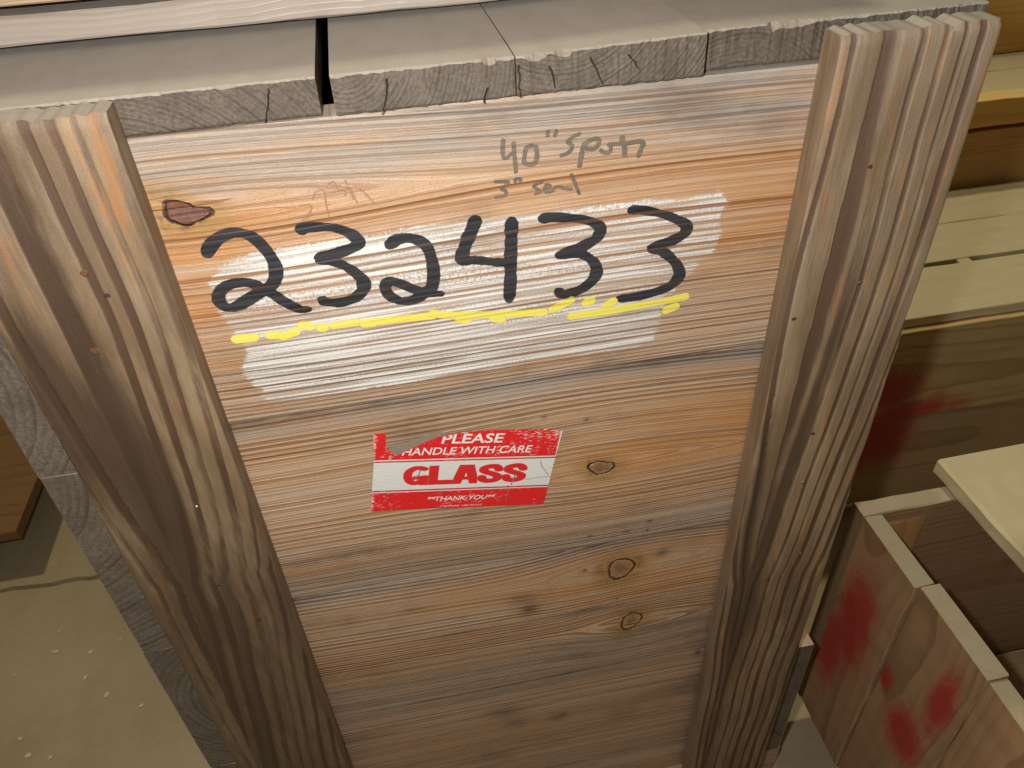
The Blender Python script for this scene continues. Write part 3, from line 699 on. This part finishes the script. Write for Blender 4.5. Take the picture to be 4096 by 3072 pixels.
# GLASS: heavy wide capitals, drawn letter by letter (a: 0..1 across, b: 0..1 up)
def heavy(name, k, strokes):
    x0 = 0.0221 + k * 0.0177; wl = 0.0164; hl = 0.0185
    hw = 0.0022
    SX = 0.62                                       # stems are broader than bars
    def sdf(X, Z):
        a = (X - SO[0]) * E1[0] + (Z - SO[1]) * E1[1]; bb = (X - SO[0]) * E2[0] + (Z - SO[1]) * E2[1]
        d = np.full(X.shape, 1e3)
        for w_, s in strokes:
            P = np.array([((x0 + p[0] * wl) * SX, 0.0249 + p[1] * hl) for p in s])
            if len(P) > 3: P = catmull(P, 6)
            d = np.minimum(d, seg_dist(a * SX, bb, P, np.full(len(P), hw * w_)))
        for e in (0.0249 - bb, bb - 0.0434, x0 - 0.0006 - a, a - x0 - wl - 0.0006): d = np.maximum(d, e)
        return d
    c = [st_xz(a, q) for a in (x0 - .002, x0 + wl + .002) for q in (0.024, 0.045)]
    return film('lettering', sdf, (min(p[0] for p in c), max(p[0] for p in c), min(p[1] for p in c), max(p[1] for p in c)), offs[1] - 0.0010, M_PREDF, sticker, 0.0004, 0.0003)
gl_G = [(0.85, [(0.84, 0.84), (0.66, 0.90), (0.42, 0.88), (0.19, 0.70), (0.16, 0.42), (0.30, 0.17), (0.52, 0.12), (0.72, 0.20)]), (0.8, [(0.52, 0.40), (1.0, 0.40)]), (1.0, [(0.88, 0.40), (0.88, 0.0)])]
gl_L = [(1, [(0.16, 1.1), (0.16, -0.1)]), (1, [(0.16, 0.12), (1.1, 0.12)])]
gl_A = [(1, [(0.06, -0.1), (0.42, 1.05)]), (1, [(0.58, 1.05), (0.94, -0.1)]), (0.7, [(0.25, 0.30), (0.75, 0.30)]), (1, [(0.42, 0.98), (0.58, 0.98)])]
gl_S = [(0.95, [(0.86, 0.70), (0.72, 0.86), (0.48, 0.88), (0.22, 0.81), (0.18, 0.67), (0.35, 0.56), (0.62, 0.47), (0.84, 0.34), (0.78, 0.18), (0.50, 0.11), (0.22, 0.16), (0.12, 0.32)])]
for k, s in enumerate((gl_G, gl_L, gl_A, gl_S, gl_S)): heavy('lettering', k, s)
lettering('PLEASE', 0.0455, 0.0890, 0.0634, 0.0720, M_PWHT, 0.018, 0.12, [(STICKER[9], STICKER[10]), (STICKER[10], STICKER[11])])
lettering('HANDLE WITH CARE', 0.0195, 0.1106, 0.0535, 0.0603, M_PWHT, 0.010, 0.18, [(STICKER[6], STICKER[8])])
lettering('**THANK YOU**', 0.0400, 0.0897, 0.0085, 0.0130, M_PWHT, 0.010, 0.22)
lettering('S-3329, ULINE, 1-800-295-5510', 0.0497, 0.0803, 0.0020, 0.0035, M_PWHT, 0.0, 0.18)
S_ = [catmull(s, 5) for s in STAPLES]
for k, s in enumerate(S_):
    if k in (1, 2): continue
    w_ = 0.0004 if k in (0, 3) else 0.00022
    film('staple' if k in (0, 3) else 'crease', lambda X, Z, s=s, w_=w_: seg_dist(X, Z, s, np.full(len(s), w_)), (s[:, 0].min() - .001, s[:, 0].max() + .001, s[:, 1].min() - .001, s[:, 1].max() + .001), offs[1] - 0.0013, M_STAPLE, sticker, 0.0003, 0.0003)

# --- posts: real relief of raised late wood
def nail(parent, x, y, z, r=0.0028, mat=None, dent=True, out=0.0007):
    n = 10
    rg = random.Random(int(abs(x * 7 + z) * 1e5)); rr = [r * rg.uniform(0.7, 1.15) for k in range(n)]
    vs_ = [(x + math.cos(k / n * 6.2832) * rr[k], y, z + math.sin(k / n * 6.2832) * rr[k] * 0.9) for k in range(n)]
    vs_ += [(x + math.cos(k / n * 6.2832) * r * 0.6, y - out, z + math.sin(k / n * 6.2832) * r * 0.55) for k in range(n)]
    fs_ = [(k, (k + 1) % n, n + (k + 1) % n, n + k) for k in range(n)] + [tuple(range(n, 2 * n))]
    return mesh_obj('nail', vs_, fs_, mat or M_RUST, parent)

def build_post(x0, seed, zbot, ztop, gfun, stainf, orf, greyf):
    w, t = 0.089, 0.0181
    na, nz = 132, 300
    As = np.linspace(0, w, na); Zs = np.linspace(zbot, ztop, nz)
    A, Z = np.meshgrid(As, Zs, indexing='ij')
    r = np.random.RandomState(seed)
    warp = np.zeros_like(A)
    for k in range(7):
        kz, ka, ph = r.uniform(6, 55), r.uniform(-25, 25), r.uniform(0, 6.28)
        warp += np.sin(kz * Z + ka * A + ph) * 0.019 / (kz + 18)
    G, edges = gfun(A, Z, warp)
    edges = np.array(edges)
    idx = np.clip(np.searchsorted(edges, G) - 1, 0, len(edges) - 2)
    p = np.clip((G - edges[idx]) / (edges[idx + 1] - edges[idx]), 0, 1)
    width = edges[idx + 1] - edges[idx]
    amp = np.clip(width / 0.010, 0.25, 1.0) * (0.6 + 0.5 * r.rand(len(edges))[idx])
    la = (0.45 + 0.55 * r.rand(len(edges)))[idx]; le = (0.42 + 0.25 * r.rand(len(edges)))[idx]
    sm = lambda t: np.clip(t, 0, 1) ** 2 * (3 - 2 * np.clip(t, 0, 1))
    shp = sm((p - le) / 0.16) * sm((1.0 - p) / 0.09)
    along = 0.75 + 0.25 * np.sin(Z * 31 + idx * 2.1) * np.sin(Z * 13 + idx)
    late = la * shp * along
    hgt = (1 - shp) * (0.75 + 0.25 * p) * 0.0017 * amp
    rough = np.zeros_like(A)
    for k in range(10):
        rough += np.sin(r.uniform(80, 400) * A + r.uniform(20, 160) * Z + r.uniform(0, 6.28)) * 0.00004
    edge_e = np.minimum(A, w - A)
    hgt = hgt * np.clip(0.45 + (ztop - Z) / 0.012, 0, 1)
    Y = -t - hgt + rough + 0.0022 * np.exp(-edge_e / 0.0016)
    topr = np.zeros(na)
    for k in range(9): topr += np.sin(r.uniform(60, 900) * As + r.uniform(0, 6.28)) * 0.00022
    Zd = Z.copy(); Zd[:, -1] += topr; Y[:, -1] += 0.0016
    Vv = np.stack([x0 + A, Y, Zd], -1).reshape(-1, 3)
    n = na * nz
    I = np.arange(n).reshape(na, nz)
    F = [tuple(f) for f in np.stack([I[:-1, :-1], I[1:, :-1], I[1:, 1:], I[:-1, 1:]], -1).reshape(-1, 4)]
    gl = A * 380; ul = Z
    extra, eg, eu, el, es = [], [], [], [], []
    def wall(line, back, outward_flip, gmul):
        """side strip with a few rows towards the back"""
        rows = 14; base = n + len(extra); lr = [(r.uniform(0.15, 0.6) if j % 2 else 0.0) for j in range(rows + 1)]
        prev = None
        for j in range(0, rows + 1):
            cur = []
            for q in line:
                v = Vv[q]; f = j / rows
                cur.append(n + len(extra)); extra.append((v[0], v[1] * (1 - f) + back * f, v[2])); eg.append(gmul * f * 11.0 + 300); eu.append(v[2]); el.append(lr[j]); es.append(0.0)
            for k in range(len(line) - 1 if prev else 0):
                q4 = (prev[k], prev[k + 1], cur[k + 1], cur[k])
                F.append(q4[::-1] if outward_flip else q4)
            prev = cur
        return prev
    lb = wall(list(I[0, :]), -0.0001, False, 1.0)
    rb = wall(list(I[-1, :]), -0.0001, True, 1.0)
    tb = wall(list(I[:, -1]), -0.0001, True, 0.2)
    me_attr = lambda a, b: np.concatenate([a.ravel(), np.array(b)])
    o = mesh_obj('post', np.concatenate([Vv, np.array(extra)]), F, M_POST, crate,
                 {'g': me_attr(gl, eg), 'u': me_attr(ul + seed, np.array(eu) + seed), 'lat': me_attr(late, el), 'st': me_attr(np.clip(stainf(A, Z, G), 0, 1), es),
                  'og': me_attr(np.clip(orf(A, Z), 0, 1), [0.4] * len(eg)), 'gy': me_attr(np.clip(greyf(A, Z), 0, 1), [0.5] * len(eg))}, smooth=True)
    return o

def g_right(A, Z, warp):
    # flat-sawn tongue on the inner part that closes low down, straight ridges outside it
    tip = 0.44
    ac = 0.022 - 0.006 * np.clip((0.85 - Z) / 0.4, 0, 1)
    b = np.where(Z > tip, 0.0135 * np.sqrt(np.clip((Z - tip) / 0.25, 0, 1)) * (0.9 + 0.1 * np.sin(Z * 9 + 1)), -0.03 * np.clip(tip - Z, 0, 1))
    G = np.abs(A - ac) - b + warp * 1.0
    G = np.where(A < ac, -0.25 - G * 1.0, G)
    ed = [-0.40, -0.300, -0.291, -0.283, -0.275, -0.267, -0.259, -0.251, -0.2508, -0.20, -0.10, 0.0, 0.0125, 0.0245, 0.0345, 0.0450, 0.0560, 0.0675, 0.078, 0.090, 0.105, 0.12]
    return G, ed
def g_left(A, Z, warp):
    tip = 0.56
    ac = 0.030 + 0.05 * (Z - 0.6) * (Z < 0.6)
    b = np.where(Z > tip, 0.0190 * np.sqrt(np.clip((Z - tip) / 0.22, 0, 1)) * (0.8 + 0.2 * np.sin(Z * 11)), -0.035 * np.clip(tip - Z, 0, 1))
    G = np.abs(A - ac) - b + warp * 1.1
    G = np.where(A < ac, -0.25 - G, G)
    ed = [-0.40, -0.310, -0.295, -0.280, -0.264, -0.251, -0.2508, -0.20, -0.10, 0.0, 0.0105, 0.0215, 0.0310, 0.0430, 0.0520, 0.0610, 0.072, 0.083, 0.095, 0.12]
    return G, ed
post_r = build_post(PW, 21, 0.0, ZT + 0.0185, g_right,
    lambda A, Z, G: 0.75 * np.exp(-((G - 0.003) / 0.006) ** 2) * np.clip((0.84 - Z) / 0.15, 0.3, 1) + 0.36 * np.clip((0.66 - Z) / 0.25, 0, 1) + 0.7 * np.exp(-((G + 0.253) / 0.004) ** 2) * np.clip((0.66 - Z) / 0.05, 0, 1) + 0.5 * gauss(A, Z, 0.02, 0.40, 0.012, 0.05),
    lambda A, Z: 0.65 + 0.35 * np.clip((Z - 0.75) / 0.1, 0, 1), lambda A, Z: 0.15 + 0.8 * np.clip((Z - 0.60) / 0.2, 0, 1))
post_l = build_post(-0.089, 5, 0.0, ZT + 0.0185, g_left,
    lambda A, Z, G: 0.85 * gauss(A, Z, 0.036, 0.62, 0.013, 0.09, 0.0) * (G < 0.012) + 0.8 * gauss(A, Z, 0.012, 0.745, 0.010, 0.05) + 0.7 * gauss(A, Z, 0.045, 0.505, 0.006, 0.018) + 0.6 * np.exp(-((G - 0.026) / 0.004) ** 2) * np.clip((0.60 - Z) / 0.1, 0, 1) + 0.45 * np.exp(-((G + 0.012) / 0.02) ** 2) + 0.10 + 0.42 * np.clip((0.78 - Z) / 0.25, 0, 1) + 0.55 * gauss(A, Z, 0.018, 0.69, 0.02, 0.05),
    lambda A, Z: 0.45 + 0.55 * np.clip((Z - 0.78) / 0.06, 0, 1), lambda A, Z: 0.15 + 0.6 * np.clip((Z - 0.70) / 0.15, 0, 1))
for k, (x, z) in enumerate(NAILS_L): nail(post_l, x, -0.0186, z, 0.0021 if k > 1 else 0.0026, [M_RUST, M_RUST, M_STEEL, M_HOLE, M_HOLE, M_HOLE][k % 6])
for k, (x, z) in enumerate(NAILS_R): nail(post_r, x, -0.0188, z, 0.0019, [M_HOLE, M_STEEL, M_HOLE, M_STEEL, M_HOLE, M_STEEL, M_HOLE][k % 7])

# --- deck boards: end grain in front, dusty on top, chipped front edges
def deck_board(x0, x1, yf, h0, pith, seed, chips=(), depth=0.74, lift=0.0):
    rng = random.Random(seed)
    n = max(20, int((x1 - x0) / 0.0016))
    vs_, fs_ = [], []
    s1 = s2 = 0.0
    zb = ZT + 0.0008
    for i in range(n + 1):
        x = x0 + (x1 - x0) * i / n
        s1 = s1 * 0.7 + rng.uniform(-0.0005, 0.0005); s2 = s2 * 0.7 + rng.uniform(-0.0006, 0.0006)
        chip = 0.0
        for cx, cw, cdp in chips: chip = max(chip, cdp * max(0.0, 1 - ((x - cx) / cw) ** 2))
        zt = zb + h0 + lift * (x - x0) / (x1 - x0)
        c = 0.0009 + abs(s2) * 0.7 + chip
        for (y, z) in [(depth, zb), (yf + 0.0006 + s1 * 0.4, zb + abs(s1) * 0.8), (yf + s1 * 0.5, zb + 0.0015), (yf + s1, zt - c), (yf + c * 0.9 + abs(s1), zt - 0.0003), (yf + 0.02, zt), (depth, zt)]:
            vs_.append((x, y, z))
    for i in range(n):
        for k in range(7):
            a = i * 7 + k; b = i * 7 + (k + 1) % 7
            fs_.append((a, b, b + 7, a + 7)[::-1])
    fs_.append(tuple(range(7))[::-1]); fs_.append(tuple(n * 7 + k for k in range(7)))
    # local X must run along the grain (world Y): turn the mesh
    vs2 = [(y, -x, z) for (x, y, z) in vs_]
    o = mesh_obj('deck_board', vs2, fs_, M_DECK, crate)
    o.rotation_euler = (0, 0, math.pi / 2)
    o['pith_y'] = -float(pith[0]); o['pith_z'] = float(pith[1])
    return o
decks = [deck_board(-0.1205, 0.0922, 0.0004, 0.0190, (-0.02, 0.80), 1, [(0.05, 0.004, 0.001)]),
         deck_board(0.0992, 0.1882, -0.0030, 0.0198, (0.11, 0.885), 2, [(0.176, 0.004, 0.0022), (0.103, 0.004, 0.001)]),
         deck_board(0.1890, 0.2868, -0.0032, 0.0196, (0.215, 0.915), 3, [(0.199, 0.006, 0.0025), (0.213, 0.005, 0.002)], lift=0.0025),
         deck_board(0.2890, 0.4480, 0.0050, 0.0206, (0.31, 0.82), 4, [(0.336, 0.014, 0.002), (0.326, 0.003, 0.003)])]
for st in CRACKS:
    P = catmull(st, 5)
    vs_, fs_ = [], []
    rng = random.Random(int(P[0][0] * 1e5))
    for k, p in enumerate(P):
        w = (0.0005 * (1 - 0.6 * k / len(P))) + rng.uniform(0, 0.00012)
        j = rng.uniform(-0.0005, 0.0005)
        y = -0.0046 if 0.0992 < p[0] < 0.2868 else -0.0008
        z = min(p[1], 0.8768)
        vs_ += [(p[0] - w + j, y, z), (p[0] + w + j, y, z)]
    fs_ = [(2 * k, 2 * k + 1, 2 * k + 3, 2 * k + 2) for k in range(len(P) - 1)]
    ib = 0 if P[0][0] < 0.095 else (1 if P[0][0] < 0.1886 else 2)
    o = mesh_obj('crack', [(y, -x, z) for (x, y, z) in vs_], fs_, M_CRACK, decks[ib])

# --- side boards: their sawn ends show past the posts
for k, (z0, z1, xo) in enumerate([(0.6578, 0.8590, 0.0), (0.4670, 0.6576, 0.0004), (0.2800, 0.4668, -0.0004), (0.0650, 0.2798, 0.0006)]):
    plank('side_plank', 0.74, 0.0315, z1 - z0, M_SIDE, crate, (-0.1050 + xo, 0.3705, (z0 + z1) / 2), 'Y', ch=0.0004, jit=0.0003, pith=(random.choice((-1, 1)) * random.uniform(.05, .09), random.uniform(-.12, .12)), rag=0.0006)
    plank('side_plank', 0.74, 0.0310, z1 - z0, M_SIDE, crate, (0.4380 + (0.0195 if k >= 3 else -0.003), 0.3710, (z0 + z1) / 2), 'Y', ch=0.0004, jit=0.0003, pith=(random.choice((-1, 1)) * random.uniform(.05, .09), random.uniform(-.10, .10)), rag=0.0006)
for k, (z0, z1) in enumerate([(0.6780, 0.8590), (0.4950, 0.6770), (0.3120, 0.4940), (0.0650, 0.3110)]):
    plank('back_plank', 0.495, 0.019, z1 - z0, M_SIDE, crate, (0.1665, 0.7290, (z0 + z1) / 2), 'X', pith=(0.06, 0.02))
for y in (0.0360, 0.37, 0.70):
    plank('skid', 0.60, 0.066, 0.0640, M_SIDE, crate, (0.1761, y, 0.0322), 'X', pith=(0.02, -0.02))
plank('floor_board', 0.495, 0.70, 0.012, M_SIDE, crate, (0.1665, 0.365, 0.0715), 'X', pith=(0.0, -0.1))
nail(fronts[2], 0.2608, offs[2] - 0.0004, 0.4160, 0.0016, M_STEEL)

# ------------------------------------------------------------------ crate stacked on top
UZ = ZT + 0.0233
upper = thing('stacked_crate', 'grey wooden crate stacked on the dusty lid boards of the numbered crate', 'crate', (0.08, 0.36, UZ))
def up(name, L, W, H, c, axis='X', m=M_UPPER, pith=(0.02, -0.05), **k): return plank(name, L, W, H, m, upper, (c[0], c[1] - 0.018, c[2]), axis, pith=pith, **k)
up('skid', 0.44, 0.09, 0.0150, (0.08, 0.1572, UZ + 0.0078))
up('skid', 0.44, 0.09, 0.0150, (0.08, 0.6000, UZ + 0.0078))
up('floor_board', 0.40, 0.50, 0.0040, (0.08, 0.385, UZ + 0.0175), m=M_BROWN)
for k, (z0, hh, x0, x1) in enumerate([(0.0202, 0.150, -0.13, 0.43), (0.1706, 0.098, -0.13, 0.29)]):  # lowest front plank lengthened, unseen, to keep the added spot off the deck
    zc = UZ + z0 + hh / 2
    up('plank', x1 - x0, 0.019, hh, ((x0 + x1) / 2, 0.1190, zc), m=M_CRATE, pith=(0.06, 0.01))
    up('plank', 0.42, 0.019, hh, (0.08, 0.6400, zc), pith=(0.06, 0.01))
    for x in (-0.118, 0.278): up('side_plank', 0.50, 0.019, hh, (x, 0.3795, zc), 'Y', pith=(0.05, 0.02))
up('lid', 0.43, 0.545, 0.018, (0.08, 0.3795, UZ + 0.2785))

# ------------------------------------------------------------------ long low crate behind, right
RY, RZ = 0.35, 0.3765
lowc = thing('low_crate', 'long low brown crate with pale lid boards and a red paint blot', 'crate', (1.12, 0.52, 0.0))
M_BROWNR = solid_wood('brown_pine_red_blot', (0.40, 0.28, 0.12), (0.22, 0.13, 0.05), (0.24, 0.19, 0.11), 150, greyamt=0.25, stain=0.4, spots=[(-0.350, 0, -0.022, 0.065, 1, 0.055), (-0.310, 0, -0.072, 0.105, 1, 0.040)])
M_BROWNR2 = solid_wood('brown_pine_red_blot_low', (0.29, 0.20, 0.095), (0.16, 0.10, 0.04), (0.19, 0.15, 0.09), 150, greyamt=0.3, stain=0.5, spots=[(-0.355, 0, 0.055, 0.095, 1, 0.085)])
def lo(name, L, W, H, c, axis='X', m=M_BROWN, pith=(0.05, 0.0), **k): return plank(name, L, W, H, m, lowc, c, axis, pith=pith, **k)
lo('plank', 0.96, 0.019, 0.1600, (1.12, RY + 0.0095, 0.2962), m=M_BROWNR, pith=(0.09, -0.01))
lo('plank', 0.96, 0.019, 0.1750, (1.12, RY + 0.0125, 0.1280), m=M_BROWNR2, pith=(0.09, 0.03))
for x in (0.66, 1.58): lo('end_plank', 0.30, 0.019, 0.330, (x, RY + 0.170, 0.2050), 'Y')
lo('back_plank', 0.96, 0.019, 0.330, (1.12, 0.6780, 0.2050))
lo('skid', 0.96, 0.07, 0.038, (1.12, RY + 0.08, 0.0192)); lo('skid', 0.96, 0.07, 0.038, (1.12, 0.62, 0.0192))
lo('lid_board', 0.98, 0.1120, 0.0150, (1.12, RY + 0.0650, RZ + 0.0082), m=M_PALE, pith=(0.0, -0.08))
lo('lid_board', 0.98, 0.1000, 0.0150, (1.12, RY + 0.1825, RZ + 0.0082), m=M_PALE, pith=(0.01, -0.09))
lo('lid_board', 0.98, 0.1000, 0.0150, (1.12, RY + 0.2836, RZ + 0.0082), m=M_PALE, pith=(-0.02, -0.09))
lo('lid_cleat', 0.30, 0.020, 0.0140, (0.932, RY + 0.170, RZ + 0.0068), 'Y', m=M_PALE)
nail(lowc.children[0], -0.2230, -0.0102, -0.0070, 0.003, M_STEEL)

# ------------------------------------------------------------------ crate behind it
rear = thing('rear_crate', 'amber and brown plank crate standing behind the low crate', 'crate', (1.40, 0.80, 0.0))
def re(name, L, W, H, c, axis='X', m=M_AMBER, pith=(0.05, 0.0), **k): return plank(name, L, W, H, m, rear, c, axis, pith=pith, **k)
re('plank', 1.10, 0.019, 0.1400, (1.40, 0.7060, 0.4150), m=solid_wood('orange_brown_board', (0.44, 0.24, 0.075), (0.24, 0.12, 0.035), (0.30, 0.18, 0.08), 300, greyamt=0.4, stain=0.5), pith=(0.09, -0.02))
re('plank', 1.10, 0.019, 0.3300, (1.40, 0.7060, 0.1780), m=M_BROWN, pith=(0.09, -0.02))
re('rail', 1.12, 0.034, 0.0440, (1.40, 0.7000, 0.5190), pith=(0.06, -0.03))
re('lid_board', 1.12, 0.098, 0.0150, (1.40, 0.7560, 0.5330), m=M_PALE, pith=(0.0, -0.08))
re('lid_board', 1.12, 0.098, 0.0150, (1.40, 0.8560, 0.5330), m=M_PALE, pith=(0.0, -0.08))
re('back_plank', 1.10, 0.019, 0.60, (1.40, 0.9160, 0.3100), m=M_AMBER, pith=(0.06, 0.1))
re('back_rail', 1.10, 0.03, 0.12, (1.40, 0.8960, 0.6020), m=M_AMBER, pith=(0.06, 0.1))
for x in (0.90, 1.90): re('end_plank', 0.20, 0.019, 0.50, (x, 0.8110, 0.2650), 'Y', m=M_BROWN)

# ------------------------------------------------------------------ open box on the right
BX, BY, BZ = 0.530, 0.0573, 0.3966
box = thing('open_box', 'open wooden box with red spray paint on its corner board', 'box', (BX + 0.25, -0.20, 0.0))
def bo(name, L, W, H, c, axis='X', m=M_BROWN, pith=(0.05, 0.0), **k): return plank(name, L, W, H, m, box, c, axis, pith=pith, **k)
RB = dict(early=(0.31, 0.185, 0.095), late=(0.14, 0.075, 0.033), grey=(0.17, 0.125, 0.085))
M_CLEAT = solid_wood('red_sprayed_cleat', RB['early'], RB['late'], RB['grey'], 170, dust=0.8, dustcol=(0.34, 0.295, 0.20), stain=0.4, greyamt=0.3, spots=[(0.040, 0.008, 0.0, 0.105, 0.036, 1.0), (-0.03, 0.025, 0, 0.08, 0.03, 1.0)])
M_WALLB = [solid_wood('red_sprayed_wall', RB['early'], RB['late'], RB['grey'], 170, dust=0.8, dustcol=(0.34, 0.295, 0.20), stain=0.6, greyamt=0.3, spots=[(0.090, -0.023, 0, 0.060, 0.018, 1.0), (0.0, -0.005, 0, 0.045, 0.032, 1.0), (0.030, 0.040, 0, 0.022, 0.014, 1.0)]),
           solid_wood('box_wall_pine', RB['early'], RB['late'], RB['grey'], 170, dust=0.8, dustcol=(0.34, 0.295, 0.20), stain=0.6, greyamt=0.3)]
HZ = BZ - 0.06
# corner board (stands), wall towards the camera, rear wall
bo('corner_board', HZ, 0.0860, 0.0190, (BX + 0.0095, BY - 0.0430, 0.06 + HZ / 2), 'Z', m=M_CLEAT, pith=(0.02, -0.09), jit=0.0009, rag=0.0015)
for k in range(5):
    hk = HZ - [0.0, 0.0025, 0.001, 0.0035, 0.002][k]
    bo('wall_board', hk, 0.0940, 0.0190, (BX + 0.0128 + 0.0004 * (k % 2), BY - 0.0868 - 0.0472 - k * 0.0944, 0.06 + hk / 2), 'Z', m=M_WALLB[min(k, 1)], pith=(0.03 - 0.05 * (k % 2), -0.07), jit=0.0010, rag=0.0018)
bo('rear_plank', 0.50, 0.0190, HZ, (BX + 0.2500, BY + 0.0097, 0.06 + HZ / 2 - 0.0008), 'X', m=solid_wood('box_pine_dusty_top', (0.26, 0.165, 0.085), (0.16, 0.09, 0.04), (0.2, 0.15, 0.1), 150, dust=0.9, dustcol=(0.34, 0.295, 0.20)), pith=(0.08, 0.02))
bo('inner_cleat', HZ - 0.014, 0.0500, 0.0036, (BX + 0.0450, BY - 0.0021, 0.06 + HZ / 2 - 0.0080), 'Z', m=solid_wood('amber_cleat', (0.38, 0.22, 0.075), (0.26, 0.13, 0.035), (0.3, 0.18, 0.08), 110, stain=0.1, greyamt=0.1), pith=(0.02, -0.06)).rotation_euler = (0, -math.pi / 2, math.pi / 2)
bo('far_wall', 0.55, 0.019, HZ, (BX + 0.4900, BY - 0.276, 0.06 + HZ / 2), 'Y')
bo('near_wall', 0.45, 0.019, HZ, (BX + 0.2520, BY - 0.5600, 0.06 + HZ / 2), 'X')
bo('bottom', 0.45, 0.53, 0.015, (BX + 0.2500, BY - 0.272, 0.0680), 'X')
for y in (BY - 0.04, BY - 0.50): bo('skid', 0.44, 0.07, 0.0590, (BX + 0.2500, y, 0.0298), 'X', m=M_SIDE)

loose = plank('loose_board', 0.46, 0.150, 0.0185, M_PALE, None, (0.7050, -0.1340, BZ + 0.0100), 'Y', ch=0.0025, jit=0.0008, pith=(0.02, -0.10), tilt=0.012)
tag(loose, 'pale loose board lying across the open wooden box', 'board')

# ------------------------------------------------------------------ low platform on the left
plat = thing('low_platform', 'amber plywood sheet raised on runners above the concrete floor', 'platform', (-0.80, 0.90, 0.0))
M_PLY = solid_wood('amber_plywood', (0.17, 0.085, 0.024), (0.10, 0.045, 0.013), (0.13, 0.07, 0.03), 60, dust=0.0, greyamt=0.3, stain=0.35, endcol=0.3)
PX, PY, PZ = -0.520, 0.540, 0.090
plank('sheet', 0.62, 0.62, 0.018, M_PLY, plat, (PX - 0.31, PY + 0.31, PZ), 'X', ch=0.0015, jit=0.0012, pith=(0.1, -0.3), rag=0.002)
for y in (PY + 0.12, PY + 0.50): plank('runner', 0.50, 0.06, 0.0805, M_BROWN, plat, (PX - 0.31, y, 0.0404), 'X')

# ------------------------------------------------------------------ splinters
def splinter(name, a, b, label, w=0.0006):
    a, b = Vector(a), Vector(b); m_ = (a + b) / 2 + Vector((0.001, 0.0, 0.0012))
    d = (b - a).normalized(); s = d.cross(Vector((0, 0, 1))).normalized() * w; u_ = s.cross(d).normalized() * w
    vs_ = []
    for p, k in ((a, 0.5), (m_, 1.0), (b, 0.3)):
        vs_ += [p + s * k, p + u_ * k, p - s * k, p - u_ * k]
    fs_ = []
    for j in range(2):
        for k in range(4): fs_.append((j * 4 + k, j * 4 + (k + 1) % 4, j * 4 + 4 + (k + 1) % 4, j * 4 + 4 + k))
    fs_ += [(3, 2, 1, 0), (8, 9, 10, 11)]
    return tag(mesh_obj(name, [tuple(v) for v in vs_], fs_, M_STRAW), label, 'splinter')
splinter('wood_splinter', (0.965, 0.652, RZ + 0.0162), (0.992, 0.640, RZ + 0.0162), 'yellow wood splinter lying on the pale lid of the low crate', 0.0009)
